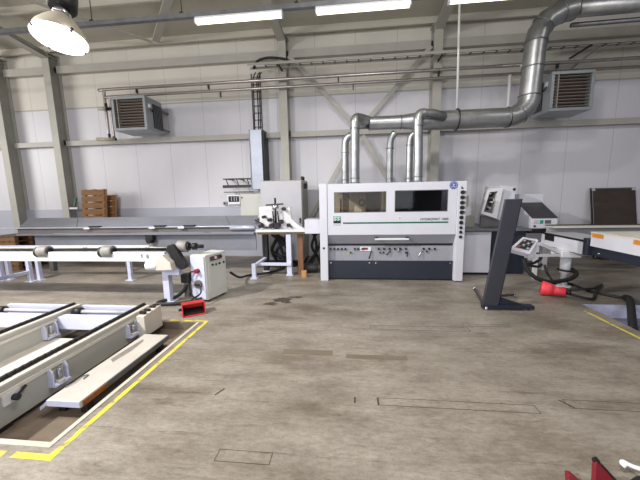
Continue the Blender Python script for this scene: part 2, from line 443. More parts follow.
# high-bay lamp
LC = Vector((-2.33, 2.42, 2.89))
t = thing('pendant_lamp', 'lit dome shaped high bay lamp hanging at the top left', 'lamp', LC)
ax = Vector((-.03, .25, 1)).normalized(); LS = .86
def lathe_axis(mb, prof, seg=40, caps=False): return mb.rings([LC+ax*h*LS for h, _ in prof], [q*LS for _, q in prof], seg, caps)
lathe_axis(MB(), [(0, 0.217), (.03, 0.212), (.08, 0.191), (.13, 0.157), (.18, 0.119), (.215, 0.085), (.235, 0.060)]).build('reflector', 'lamp_body', t)
lathe_axis(MB(), [(.012, 0.211), (.006, 0.212), (.0, 0.210)], caps=True).build('glowing_lens', 'lamp_glow', t)
lathe_axis(MB(), [(.235, .072), (.25, .075), (.28, .06), (.30, .06)], caps=True).build('neck', 'chrome', t)
lathe_axis(MB(), [(.30, .10), (.32, .115), (.45, .115), (.48, .09)], caps=True).build('ballast_housing', 'black', t)
for a in range(4):
    x = ax.orthogonal().normalized(); yv = ax.cross(x); d = x*math.cos(a*PI/2+.4)+yv*math.sin(a*PI/2+.4)
    MB().bar(LC+d*.174-ax*.01, LC+d*.19+ax*.02, .018, .01).build('clip', 'dark', t)
MB().cyl(LC+ax*.39, (LC.x+ax.x*.39, LC.y+ax.y*.39, rz(2.6)), .012, 8).build('suspension_rod', 'dark', t)

# heating pipes along the wall
t = thing('heating_pipe', 'upper of two bare heating pipes running along the wall above the heaters', 'pipe', (-6, 7.62, 4.40), 'heating pipes along the wall')
pp = MB().tube([(-6.3, 7.62, 3.16), (-6.3, 7.62, 3.8), (-6.3, 7.62, 4.32), (-6.27, 7.62, 4.38), (-6.18, 7.62, 4.40), (-3, 7.62, 4.395), (3.6, 7.62, 4.39), (8.5, 7.62, 4.39)], .038, 12, 6); pp.build('pipe_run', 'pipe', t)
for x in (-5.4, -3.5, -.3, 1.99, 4.5): MB().box(x-.015, x+.015, 7.59, 7.66, 4.27, 4.365).build('pipe_bracket', 'dark', t)
MB().tube([(3.74, 7.60, 4.37), (3.75, 7.53, 4.33), (3.75, 7.53, 4.15), (3.75, 7.53, 3.95)], .03, 10).build('drop_pipe', 'white', t)
t = thing('heating_pipe', 'lower of two bare heating pipes running along the wall above the heaters', 'pipe', (-6, 7.62, 4.21), 'heating pipes along the wall')
MB().tube([(-6.16, 7.62, 3.2), (-6.16, 7.62, 3.8), (-6.16, 7.62, 4.15), (-6.12, 7.62, 4.2), (-6.03, 7.62, 4.22), (-3, 7.62, 4.215), (3.54, 7.62, 4.21), (8.5, 7.62, 4.21)], .034, 12, 6).build('pipe_run', 'pipe', t)
MB().tube([(3.53, 7.62, 4.2), (3.53, 7.62, 3.9), (3.53, 7.62, 3.5), (3.53, 7.62, 3.24)], .035, 10).build('drop_pipe', 'white', t)
for x in (-3.2, .05, 5.2): MB().box(x-.012, x+.012, 7.6, 7.64, 4.06, 4.185).build('pipe_bracket', 'dark', t)
# valves at the left end
for (z, w) in ((3.92, .16), (3.17, .34)):
    v = thing('pipe_valve', 'upper small bronze valve on the pipes left of the heater' if z > 3.5 else 'lower long bronze fitting under the pipes left of the heater', 'valve', (-6.3, 7.6, z))
    MB().cyl((-6.3-w*.75, 7.52, z), (-6.3+w*.6, 7.52, z-.02), .045, 12).build('valve_body', 'interior', v)
    MB().cyl((-6.2, 7.52, z-.05), (-6.2, 7.52, z+.12), .03, 10).build('valve_stem', 'dark', v)
    MB().box(-6.33, -6.1, 7.56, 7.64, z-.03, z+.03).build('valve_clamp', 'dark', v)

# unit heaters
def heater(x0, x1, side, label):
    y0, y1, z0, z1 = 7.05, 7.70, 3.25, 4.02
    t = thing('unit_heater', label, 'heater', ((x0+x1)/2, 7.4, z0), 'unit heaters under the pipes')
    c = MB()
    c.box(x0, x1, y0+.05, y1, z0, z0+.02); c.box(x0, x1, y0+.05, y1, z1-.02, z1)
    c.box(x0, x0+.02, y0+.05, y1, z0+.02, z1-.02); c.box(x1-.02, x1, y0+.05, y1, z0+.02, z1-.02)
    c.box(x0+.02, x1-.02, y0+.22, y0+.24, z0+.02, z1-.02)
    c.build('case', 'heater', t, bevel=.005)
    MB().box(x0+.03, x1-.03, y0+.19, y0+.21, z0+.05, z1-.05).build('coil', 'copper', t)
    fr = MB(); fr.box(x0, x1, y0, y0+.06, z0, z0+.06); fr.box(x0, x1, y0, y0+.06, z1-.06, z1); fr.box(x0, x0+.06, y0, y0+.06, z0+.06, z1-.06); fr.box(x1-.06, x1, y0, y0+.06, z0+.06, z1-.06)
    fr.build('front_frame', 'heater', t, bevel=.006)
    n = 10
    for i in range(n):
        z = z0+.095+i*(z1-z0-.19)/(n-1)
        MB().bar((x0+.055, y0+.06, z), (x1-.055, y0+.06, z), .05, .010, (0, .3, 1)).build('louvre_slat', 'slat', t)
    MB().box(x0+.13, x0+.15, y0+.01, y0+.1, z0+.06, z1-.06).build('louvre_rod', 'slat', t)
    # fan guard on the side facing the hall centre
    xs = x1 if side > 0 else x0
    g = MB(); s_ = side*.012
    g.box(min(xs, xs+s_), max(xs, xs+s_), y0+.27, y1-.03, z0+.08, z1-.12); g.build('side_grille', 'black', t)
    for i in range(6):
        yy = y0+.29+i*.062; q = MB(); q.box(min(xs+s_, xs+2*s_), max(xs+s_, xs+2*s_), yy, yy+.012, z0+.08, z1-.12); q.build('grille_bar', 'galv_dark', t)
    MB().box(min(xs, xs+side*.04), max(xs, xs+side*.04), y0+.10, y0+.16, z1-.25, z1-.16).build('junction_box', 'white', t, bevel=.005)
    MB().tube([(xs+side*.02, y0+.14, z1-.25), (xs+side*.05, y0+.17, z1-.33), (xs+side*.02, y0+.24, z1-.27)], .012, 6).build('cable_loop', 'black', t)
    for x in (x0+.06, x1-.06): MB().box(x-.02, x+.02, y1, WY, z1-.2, z1-.15).build('wall_bracket', 'galv_dark', t); MB().box(x-.02, x+.02, y1, WY, z0+.12, z0+.16).build('wall_bracket', 'galv_dark', t)
    return t
heater(-5.68, -4.82, 1, 'grey louvred unit heater high on the wall between bare wall panels')
heater(4.08, 4.90, -1, 'grey louvred unit heater partly behind the big silver duct')

# cable ladders
def ladder(p0, p1, wdir, w, n, label, group=None, railm='dark'):
    p0, p1, wd = Vector(p0), Vector(p1), Vector(wdir)*w
    t = thing('cable_ladder', label, 'cable ladder', p0, group)
    up = Vector(wdir).cross(p1-p0).normalized()
    for s_ in (0, 1): MB().bar(p0+wd*s_, p1+wd*s_, .012, .06, up).build('side_rail', railm, t)
    for i in range(n):
        q = p0+(p1-p0)*((i+.5)/n); MB().bar(q, q+wd, .03, .02, up).build('rung', 'galv_dark', t)
    return t
t = ladder((-2.42, 7.40, 4.68), (8.5, 7.40, 4.66), (0, 1, 0), .22, 40, 'long horizontal cable ladder high across the wall columns', railm='girt')
for k, (dy, r_) in enumerate(((.04, .022), (.11, .018))):
    MB().tube([(-2.1+.1*k, 7.40+dy, 4.70), (1, 7.40+dy, 4.70), (5, 7.41+dy, 4.69), (8.4, 7.40+dy, 4.69)], r_, 6, 8).build('cable', 'rubber', t)
MB().tube([(-2.3, 7.5, 4.62), (-2.2, 7.5, 4.78), (-1.95, 7.5, 4.84), (-1.6, 7.5, 4.80), (-1.4, 7.5, 4.72)], .03, 8).build('cable', 'rubber', t)
for x in (-1.66, 1.99, 5.0): MB().bar((x, 7.40, 4.62), (x, WY, 4.62), .03, .03).build('support_arm', 'dark', t)
MB().bar((5.2, 7.42, 4.62), (4.9, 7.9, 4.30), .03, .02).build('stay', 'galv_dark', t)
t = ladder((-2.44, 7.74, 3.26), (-2.44, 7.74, 4.60), (1, 0, 0), .22, 8, 'short upright cable ladder dropping into the zinc trunking')
for k in (0, 2, 3):
    MB().tube([(-2.40+.05*k, 7.69, 3.26), (-2.39+.05*k, 7.69, 3.9), (-2.38+.045*k, 7.69, 4.45), (-2.3+.05*k, 7.66, 4.60)], .014, 6).build('cable', 'rubber', t)
t = thing('cable_trunking', 'tall shiny zinc cable trunking standing out from the wall', 'trunking', (-2.34, 7.7, 1.83))
MB().box(-2.50, -2.20, 7.56, WY-.002, 1.80, 3.25).build('cover', 'trunk', t, bevel=.006)
MB().box(-2.515, -2.50, 7.54, WY-.002, 1.80, 3.25).build('edge_strip', 'galv_dark', t)
MB().box(-2.20, -2.165, 7.62, WY-.002, 1.86, 3.25).build('side_channel', 'dark', t)
t = thing('cable_bracket', 'short dark wall ladder bracket left of the zinc trunking', 'bracket', (-2.9, 7.8, 1.88))
MB().box(-3.30, -2.52, 7.66, 7.72, 2.065, 2.095).build('top_rail', 'dark', t)
MB().box(-3.30, -2.52, 7.62, 7.74, 1.855, 1.925).build('cable_tray', 'dark', t)
for x in (-3.18, -2.9, -2.62):
    MB().bar((x, 7.70, 1.92), (x-.05, 7.70, 2.07), .02, .02, (0, 1, 0)).build('web', 'dark', t); MB().box(x-.02, x+.02, 7.72, WY, 2.06, 2.09).build('wall_arm', 'dark', t)
MB().box(-3.25, -2.52, 7.55, 7.75, 1.735, 1.755).build('lower_shelf', 'black', t)
t = thing('wall_socket', 'small grey wall socket above the trough', 'socket', (-3.38, 8, 1.4))
MB().box(-3.47, -3.29, 7.96, WY, 1.41, 1.50).build('socket_body', 'machine_grey', t, bevel=.008)
for x in (-3.42, -3.34): MB().cyl((x, 7.955, 1.455), (x, 7.97, 1.455), .025, 12).build('outlet', 'dark', t)
# green bracket tag on the column
t = thing('column_hook', 'tiny dark green hook on the column behind the trough', 'hook', (-7.7, 7.7, 1.5))
MB().prism([(-7.72, 7.74, 1.45), (-7.66, 7.74, 1.46), (-7.60, 7.74, 1.68), (-7.66, 7.74, 1.66)], (0, .04, 0)).build('hook_plate', 'green', t)
MB().box(-7.86, -7.60, 7.738, 7.76, 1.37, 1.42).build('hook_bar', 'white', t)

# ================================================================== EXTRACTION DUCTS
DY = 6.45; DZ = 3.03
t = thing('extraction_duct', 'large silver extraction duct rising and turning under the roof', 'duct', (3.2, DY, 2.8))
MB().rings([(1.35, DY, DZ), (3.0, DY, DZ)], [.178]*2, 28, False).build('main_run', 'galv', t)
MB().rings([(.35, DY, DZ), (1.0, DY, DZ), (1.35, DY, DZ)], [.13, .13, .178], 24, False).build('reducer', 'galv', t)
MB().rings([(-.02, DY, DZ), (.35, DY, DZ)], [.105, .105], 24).build('end_run', 'galv', t)
def elbow(c, a0, a1, R, r, n=7, plane='xz'):
    pts = []
    for i in range(n+1):
        a = a0+(a1-a0)*i/n; pts.append((c[0]+R*math.cos(a), c[1], c[2]+R*math.sin(a)))
    return pts
ex = MB().rings(elbow((3.0, DY, DZ+.36), -PI/2, 0, .36, .178, 6), [.185]*7, 28, False); ex.build('lower_elbow', 'galv', t)
MB().rings([(3.36, DY, DZ+.36), (3.40, DY, 4.35)], [.178]*2, 28, False).build('riser', 'galv', t)
MB().rings([(3.40, DY, 4.33), (3.43, DY, 4.5), (3.56, DY, 4.70), (3.78, DY, 4.82), (4.0, DY, 4.86)], [.185]*5, 28, False).build('upper_elbow', 'galv', t)
MB().rings([(3.98, DY, 4.86), (9.0, DY, 4.93)], [.145]*2, 28).build('upper_run', 'galv', t)
MB().rings([(4.1, DY+.2, 4.68), (9.0, DY+.2, 4.74)], [.04]*2, 14).build('side_pipe', 'galv_dark', t)
for c, axis, R in (((1.37, DY, DZ), (1, 0, 0), .18), ((2.05, DY, DZ), (1, 0, 0), .18), ((2.98, DY, DZ), (1, 0, 0), .186), ((3.36, DY, 3.40), (0, 0, 1), .186), ((3.38, DY, 3.9), (0, 0, 1), .18), ((3.40, DY, 4.34), (0, 0, 1), .186),
                   ((3.50, DY, 4.62), (.6, 0, .8), .186), ((3.78, DY, 4.82), (.9, 0, .35), .186), ((4.0, DY, 4.86), (1, 0, 0), .18), ((.98, DY, DZ), (1, 0, 0), .132), ((.36, DY, DZ), (1, 0, 0), .132), ((3.2, DY, 3.09), (.7, 0, .5), .187)):
    MB().torus(c, axis, R, .011, 28, 6).build('clamp_ring', 'galv_dark', t)
t = thing('hanger_rod', 'thin white hanger rod holding the silver duct from the roof', 'rod', (2.05, DY, 3.2))
MB().cyl((2.05, DY, DZ+.2), (2.0, DY, rz(DY)-.01), .022, 8).build('rod', 'white', t)
MB().torus((2.05, DY, DZ), (1, 0, 0), .2, .012, 28, 6).build('duct_strap', 'dark', t)
def branch(x, y0, r, label, pts, rad_m='galv'):
    t = thing('extraction_pipe', label, 'pipe', (x, y0, 1.82), 'extraction pipes on top of the planing machine')
    MB().tube([(x, y0, 1.815), (x, y0, 2.3)]+pts, r, 18, 6).build('pipe', rad_m, t)
    MB().torus((x, y0, 1.93), (0, 0, 1), r+.004, .009, 20, 6).build('lower_collar', 'galv_dark', t)
    MB().torus((x, y0, pts[0][2]), (0, 0, 1), r+.004, .008, 20, 6).build('upper_collar', 'galv_dark', t)
    MB().cyl((x, y0, 1.812), (x, y0, 1.84), r+.03, 20).build('flange', 'galv_dark', t)
    return t
branch(.07, 6.02, .085, 'thick front extraction pipe second from the left on the planer', [(.07, 6.02, 2.85), (.075, 6.03, 3.0), (.10, 6.08, 3.06), (.2, 6.18, 3.07), (.32, 6.27, 3.05)])
branch(1.25, 6.02, .085, 'thick front extraction pipe with a dark flexible hose, furthest right on the planer', [(1.23, 6.02, 2.85), (1.23, 6.03, 2.98), (1.27, 6.05, 3.07), (1.36, 6.08, 3.09)])
branch(-.13, 6.62, .075, 'thin extraction pipe bending right, furthest left on the planer', [(-.13, 6.62, 2.5), (-.12, 6.62, 2.72), (-.05, 6.6, 2.82), (.06, 6.58, 2.85)])
branch(.80, 6.62, .07, 'lone short extraction pipe in the middle of the planer top', [(.80, 6.62, 2.55), (.82, 6.6, 2.75), (.90, 6.56, 2.86)])
branch(1.20, 6.62, .07, 'thin extraction pipe half hidden behind the thick right front pipe', [(1.20, 6.62, 2.6), (1.22, 6.6, 2.76), (1.3, 6.56, 2.84)])
t = thing('flexible_hose', 'dark ribbed flexible hose joining front pipe to the silver duct', 'hose', (1.5, 6.1, 3.0))
pts = [(1.36, 6.08, 3.09), (1.5, 6.08, 3.08), (1.62, 6.12, 3.05), (1.75, 6.2, 3.03)]
n = 28; cs = []; rr = []
for i in range(n+1):
    u = i/n*3; k = min(int(u), 2); a = Vector(pts[k]).lerp(Vector(pts[k+1]), u-k); cs.append(a); rr.append(.082 if i % 2 else .062)
MB().rings(cs, rr, 18).build('hose_body', 'galv_dark', t)

# ================================================================== PLANING MACHINE
mx0, mx1 = -.59, 2.0
FY = 5.6
t = thing('planing_machine', 'long white four sided planing machine with two hood windows and navy base', 'machine', (.7, 6.2, 0))
MB().box(-.59, -.445, FY-.02, FY+.25, 0, 1.82).build('end_post', 'machine', t, bevel=.008)
MB().cyl((-.52, FY-.024, .63), (-.52, FY-.018, .63), .022, 12).build('lock', 'dark', t)
h = MB()   # hood front with two window openings
wl = (-.32, .62, 1.29, 1.665); wr = (.77, 1.69, 1.29, 1.675)
X = [-.44, wl[0], wl[1], wr[0], wr[1], 1.845]
y0, y1 = FY-.01, FY+.03
h.box(X[0], X[5], y0, y1, .88, 1.29); h.box(X[0], X[5], y0, y1, 1.675, 1.815)
for a, b_ in ((0, 1), (2, 3), (4, 5)): h.box(X[a], X[b_], y0, y1, 1.29, 1.675)
h.box(X[1], X[2], y0, y1, 1.665, 1.675)
h.box(X[0], X[5], y1, y1+.35, 1.79, 1.815)
hood = h.build('hood', 'machine', t, bevel=0)
MB().box(wl[0], wl[1], FY+.012, FY+.018, wl[2], wl[3]).build('window_pane', 'glass_l', hood)
MB().box(wr[0], wr[1], FY+.012, FY+.018, wr[2], wr[3]).build('window_pane', 'glass_r', hood)
for w in (wl, wr):
    s_ = MB(); g = .012
    s_.box(w[0], w[1], FY-.012, FY, w[2], w[2]+g); s_.box(w[0], w[1], FY-.012, FY, w[3]-g, w[3]); s_.box(w[0], w[0]+g, FY-.012, FY, w[2]+g, w[3]-g); s_.box(w[1]-g, w[1], FY-.012, FY, w[2]+g, w[3]-g)
    s_.build('window_seal', 'grey_dark', hood)
MB().box(-.16, 1.71, FY-.014, FY-.009, 1.085, 1.112).build('green_stripe', 'green', hood)
lg = MB().box(-.335, -.20, FY-.014, FY-.009, 1.155, 1.225); lg.build('logo_top', 'logo_green', hood)
MB().box(-.335, -.20, FY-.014, FY-.009, 1.095, 1.155).build('logo_base', 'black', hood)
w_ = MB()
for dx in (0, .06):
    w_.tube([(-.33+dx, FY-.016, 1.158), (-.30+dx, FY-.016, 1.150), (-.285+dx, FY-.016, 1.168), (-.315+dx, FY-.016, 1.19), (-.30+dx, FY-.016, 1.208), (-.272+dx, FY-.016, 1.204)], .008, 6, 5)
w_.build('logo_curves', 'white', hood)
MB().box(-.335, -.20, FY-.013, FY-.009, 1.06, 1.072).build('logo_caption', 'machine_grey', hood)
lettering('HYDROMAT 1000', 'lettering', 'dark', hood, (1.225, FY-.013, 1.135), .062)
MB().cyl((1.775, FY-.016, 1.745), (1.775, FY-.009, 1.745), .068, 24).build('round_badge', 'blue', hood)
MB().torus((1.775, FY-.016, 1.745), (0, 1, 0), .052, .003, 24, 6).build('badge_ring', 'white', hood)
bw = MB(); bw.bar((1.745, FY-.018, 1.725), (1.805, FY-.018, 1.725), .004, .012); bw.bar((1.775, FY-.018, 1.72), (1.775, FY-.018, 1.775), .012, .004, (0, 1, 0)); bw.bar((1.75, FY-.018, 1.765), (1.80, FY-.018, 1.755), .004, .012)
bw.build('badge_mark', 'white', hood)
MB().box(.835, .895, FY-.013, FY-.009, 1.165, 1.215).build('warning_sticker', 'white', hood)
MB().prism([(.85, FY-.015, 1.175), (.88, FY-.015, 1.175), (.865, FY-.015, 1.205)], (0, .003, 0)).build('sticker_sign', 'red', hood)
# sloped apron under the hood
a = MB(); a.prism([(-.445, FY-.008, .88), (-.445, FY+.10, .70), (-.445, FY+.14, .70), (-.445, FY+.03, .88)], (2.29, 0, 0)); a.build('apron', 'machine_grey', t)
hd = MB().box(.42, 1.03, FY-.06, FY-.03, .785, .82); hb = hd.build('hood_handle', 'white', t, bevel=.006)
for x in (.45, 1.0): MB().box(x-.025, x+.025, FY-.058, FY+.06, .80, .835).build('handle_mount', 'black', hb)
MB().box(-.45, 1.85, FY+.125, FY+.16, .655, .70).build('shadow_gap', 'black', t)
cb = MB().box(-.45, 1.85, FY+.09, FY+.2, .375, .655).build('control_band', 'machine_grey', t)
CY = FY+.09
def dial(x, z, r=.02, m='black'): MB().cyl((x, CY-.03, z), (x, CY+.002, z), r, 14).build('dial', m, cb)
for x in (-.40, -.33, -.26, -.19, -.12, .06, .12, .20, .50, .60, .70, .80, .90, 1.0, 1.32, 1.42, 1.52): dial(x, .60)
for x, z in ((-.02, .53), (.53, .53), (.59, .53), (1.38, .55), (1.0, .53), (.86, .57)): dial(x, z, .016)
MB().box(.16, .36, CY-.012, CY, .56, .64).build('digital_readout', 'white', cb)
MB().box(.20, .30, CY-.016, CY-.012, .585, .625).build('readout_digits', 'dark_red', cb)
for p0, p1, m in (((.37, CY-.02, .57), (.32, CY-.05, .42), 'black'), ((.72, CY-.02, .56), (.64, CY-.05, .49), 'black'), ((1.03, CY-.02, .55), (1.02, CY-.05, .46), 'black'), ((1.30, CY-.02, .56), (1.22, CY-.06, .47), 'chrome'), ((.865, CY-.02, .63), (.86, CY-.04, .53), 'chrome')):
    MB().cyl(p0, p1, .011, 10).build('lever', m, cb)
for x0, x1, z0, z1 in ((-.15, -.05, .46, .55), (1.55, 1.66, .45, .46), (1.55, 1.66, .52, .53), (1.62, 1.66, .57, .61)):
    MB().box(x0, x1, CY-.003, CY, z0, z1).build('engraved_plate', 'cabinet_side', cb)
bp_ = MB().box(-.45, 1.85, FY+.07, FY+.2, .03, .375).build('base_panel', 'navy', t, bevel=.004)
for x in (-.40, .33, .45, 1.80): MB().cyl((x, FY+.062, .335), (x, FY+.072, .335), .015, 12).build('bolt', 'chrome', bp_)
MB().torus((.22, FY+.068, .2), (0, 1, 0), .02, .004, 16, 6).build('keyhole', 'dark', bp_)
MB().box(-.58, 1.98, FY+.1, FY+1.3, .0, .04).build('skid', 'black', t)
# right end panel with knobs
ep = MB().box(1.85, 2.0, FY-.02, FY+.25, 0.02, 1.815).build('knob_panel', 'machine', t, bevel=.008)
for i, z in enumerate((1.62, 1.53, 1.44, 1.355, 1.27, 1.18, 1.09, 1.0, .92, .835)):
    r_ = .034 if i < 7 else .026
    MB().cyl((1.925, FY-.045, z), (1.925, FY-.018, z), r_, 18).build('knob', 'black', ep)
    if i < 5: MB().cyl((1.962, FY-.026, z), (1.962, FY-.018, z), .03, 18).build('knob_scale', 'chrome', ep)
MB().prism([(1.90, FY-.022, 1.68), (1.95, FY-.022, 1.68), (1.91, FY-.022, 1.73)], (0, .003, 0)).build('warning_mark', 'black', ep)
# body behind the hood
bd = MB(); bd.box(-.55, 1.98, FY+.30, FY+1.3, .04, .80); bd.build('bed', 'machine_grey', t)
MB().box(.66, .74, FY+.05, FY+1.1, .80, 1.78).build('partition', 'interior', t)
MB().box(.74, 1.85, FY+.95, FY+1.0, .80, 1.80).build('rear_screen', 'grey_dark', t)
MB().box(-.44, 1.9, FY+.38, FY+1.25, 1.795, 1.812).build('roof_sheet', 'machine', t) if False else None
for x0, x1 in ((-.44, .3), (.62, 1.98)):
    pass
MB().box(-.50, 1.95, FY+.38, FY+1.15, 1.79, 1.812).build('top_cover', 'machine', t)
MB().box(-.17, -.05, FY+.14, FY+.26, .80, 1.70).build('spindle_column', 'brown_metal', t)
MB().box(.27, .51, FY+.14, FY+.34, .80, 1.70).build('gear_column', 'dark', t)
MB().prism([(.03, FY+.08, 1.20), (.20, FY+.08, 1.20), (.18, FY+.08, 1.34), (.06, FY+.08, 1.42)], (0, .04, 0)).build('guide_shoe', 'white', t)
MB().torus((.19, FY+.1, 1.47), (0, 1, 0), .05, .012, 16, 6).build('hand_ring', 'black', t)
MB().cyl((-.20, FY+.1, 1.25), (-.20, FY+.1, 1.55), .015, 8).build('spindle', 'black', t)
MB().bar((.98, FY+.2, 1.22), (1.2, FY+.2, 1.70), .1, .05, (0, 1, 0)).build('slanted_arm', 'black', t)
MB().box(-.44, .66, FY+1.2, FY+1.25, .8, 1.79).build('rear_sheet', 'interior', t)

# ================================================================== LEFT OF THE PLANER
t = thing('infeed_station', 'white infeed feeder with black clamps on a small table by the planer', 'machine', (-1.4, 6.0, 0))
IY = 5.92
MB().box(-1.93, -.60, IY, IY+.5, .90, .95).build('table_plate', 'white', t, bevel=.004)
MB().box(-1.90, -.92, IY+.01, IY+.48, .855, .90).build('underlay', 'brown_metal', t)
MB().prism([(-1.90, IY+.2, .95), (-1.90, IY+.2, 1.40), (-1.60, IY+.2, 1.42), (-1.57, IY+.2, .95)], (0, .05, 0)).build('left_cheek', 'white', t, bevel=.006)
MB().prism([(-1.47, IY+.15, .95), (-1.47, IY+.15, 1.30), (-1.42, IY+.15, 1.40), (-1.24, IY+.15, 1.40), (-1.22, IY+.15, 1.16), (-1.05, IY+.15, 1.0), (-.95, IY+.15, .95)], (0, .06, 0)).build('right_cheek', 'white', t, bevel=.006)
MB().box(-.92, -.61, IY-.06, IY+.35, .87, 1.15).build('guard_box', 'machine', t, bevel=.01)
sp = MB(); sp.cyl((-1.53, IY+.1, 1.02), (-1.53, IY+.1, 1.58), .02, 10); sp.build('spindle', 'black', t)
MB().cyl((-1.53, IY+.1, 1.36), (-1.53, IY+.1, 1.44), .07, 14).build('hand_wheel', 'chrome', t)
MB().bar((-1.72, IY+.08, 1.44), (-1.36, IY+.08, 1.46), .03, .03).build('cross_arm', 'dark', t)
for x, z, r_ in ((-1.62, 1.02, .05), (-1.50, 1.02, .06), (-1.42, 1.10, .045), (-1.66, 1.14, .035), (-1.84, 1.02, .04), (-1.36, 1.36, .035), (-1.78, 1.2, .03), (-1.27, 1.03, .035)):
    MB().cyl((x, IY+.04, z), (x, IY+.20, z), r_, 14).build('press_roller', 'black', t)
for p0, p1 in (((-1.98, IY+.12, 1.14), (-1.80, IY+.08, 1.06)), ((-1.90, IY+.1, 1.0), (-1.62, IY+.06, .99)), ((-1.58, IY+.06, 1.32), (-1.56, IY+.06, 1.08)), ((-1.48, IY+.06, 1.32), (-1.46, IY+.06, 1.08)), ((-1.30, IY+.1, 1.06), (-1.20, IY+.1, .98))):
    MB().cyl(p0, p1, .014, 8).build('clamp_rod', 'dark', t)
MB().box(-1.32, -1.22, IY+.02, IY+.12, .02, .86).build('leg', 'lilac', t, bevel=.004)
MB().box(-1.90, -1.80, IY+.34, IY+.46, .02, .86).build('leg', 'dark', t, bevel=.004)
MB().box(-1.95, -1.22, IY-.02, IY+.05, .215, .27).build('stretcher', 'lilac', t, bevel=.004)
MB().box(-1.97, -1.89, IY-.25, IY-.18, .02, .30).build('leg', 'lilac', t, bevel=.004)
MB().bar((-1.93, IY-.2, .25), (-1.85, IY+.40, .30), .06, .05).build('side_bar', 'lilac', t)
for x, yy in ((-1.27, IY+.07), (-1.93, IY-.22), (-1.85, IY+.4)): MB().box(x-.07, x+.07, yy-.06, yy+.06, 0, .02).build('foot_plate', 'lilac', t)
# hoses and timber beneath
t = thing('dark_hose', 'fat dark hose lying on the floor left of the planer post', 'hose', (-1, 6.2, 0))
MB().tube([(-1.12, 6.22, .10), (-.8, 6.18, .11), (-.72, 6.19, .11)], .09, 14).build('hose_body', 'rubber', t)
for k, pts in enumerate((((-1.80, 6.66, .75), (-1.55, 6.55, .62), (-1.42, 6.56, .40), (-1.62, 6.6, .22)), ((-1.70, 6.6, .62), (-1.78, 6.52, .42), (-1.60, 6.5, .30), (-1.45, 6.56, .18)), ((-1.75, 6.75, .9), (-1.62, 6.62, .55), (-1.5, 6.6, .25), (-1.3, 6.7, .03)), ((-1.6, 6.7, .86), (-1.72, 6.6, .6), (-1.78, 6.58, .35), (-1.6, 6.62, .03)), ((-1.45, 6.68, .85), (-1.5, 6.6, .6), (-1.68, 6.58, .4), (-1.75, 6.7, .04)), ((-1.66, 6.7, .7), (-1.50, 6.58, .66), (-1.40, 6.6, .45), (-1.38, 6.7, .03)))):
    o = thing('cable_bundle', 'black cable hanging in the tangle under the infeed feeder', 'cable', pts[-1], 'black cables under the infeed feeder')
    MB().tube(pts, .034, 8, 8).build('cable_run', 'rubber', o)
for k, pts in enumerate((((-.92, 6.75, .86), (-.80, 6.7, .6), (-.82, 6.7, .3), (-.95, 6.75, .03)), ((-.75, 6.75, .86), (-.90, 6.72, .5), (-.78, 6.72, .25), (-.70, 6.72, .03)), ((-.66, 6.75, .8), (-.72, 6.7, .5), (-.90, 6.7, .2), (-1.05, 6.8, .03)))):
    o = thing('supply_cable', 'black supply cable drooping behind the reddish timber prop', 'cable', pts[-1], 'black cables behind the timber prop')
    MB().tube(pts, .03, 8, 8).build('cable_run', 'rubber', o)
MB().box(-1.10, -.99, 6.02, 6.10, 0.0, .855).build('timber_prop', 'wood_red', bevel=.004, label='reddish timber plank standing upright under the infeed table', category='plank')
MB().box(-1.0, -.90, 5.80, 5.90, 0, .13).build('wood_block', 'wood_light', bevel=.004, label='small pale wood block on the floor below the timber plank', category='block')

t = thing('switch_cabinet', 'big light grey switch cabinet behind the infeed feeder', 'cabinet', (-1.6, 7.2, 0))
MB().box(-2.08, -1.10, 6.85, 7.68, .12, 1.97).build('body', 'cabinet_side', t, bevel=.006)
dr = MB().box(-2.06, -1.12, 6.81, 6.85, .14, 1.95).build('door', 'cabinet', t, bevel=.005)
MB().box(-1.18, -1.15, 6.79, 6.81, 1.0, 1.12).build('door_handle', 'dark', dr)
MB().box(-2.06, -1.12, 6.9, 7.66, 0, .12).build('plinth', 'dark', t)
for yy, r_ in ((7.1, .035), (7.3, .025)): MB().cyl((-1.14, yy, 1.97), (-1.14, yy, 2.06), r_, 10).build('cable_gland', 'dark', t)
MB().box(-1.10, -1.03, 7.08, 7.18, 1.78, 1.90).build('side_plug', 'black', t)

t = thing('control_station', 'beige wall control station with dark display above the trough', 'control panel', (-2.6, 7.7, 1.1))
MB().box(-2.78, -2.22, 7.42, WY-.04, 1.08, 1.69).build('cabinet_body', 'control', t, bevel=.008)
ds = MB().box(-3.10, -2.78, 7.40, 7.62, 1.39, 1.67).build('display_housing', 'white', t, bevel=.008)
MB().box(-3.07, -2.80, 7.388, 7.40, 1.50, 1.64).build('screen', 'screen', ds)
for x in (-2.99, -2.92, -2.86): MB().box(x-.012, x+.012, 7.384, 7.389, 1.52, 1.62).build('screen_bar', 'machine_grey', ds)
MB().box(-3.07, -2.80, 7.37, 7.40, 1.40, 1.45).build('keypad_strip', 'machine_grey', ds)
MB().cyl((-2.73, 7.41, 1.60), (-2.73, 7.425, 1.60), .02, 10).build('button', 'dark', t)

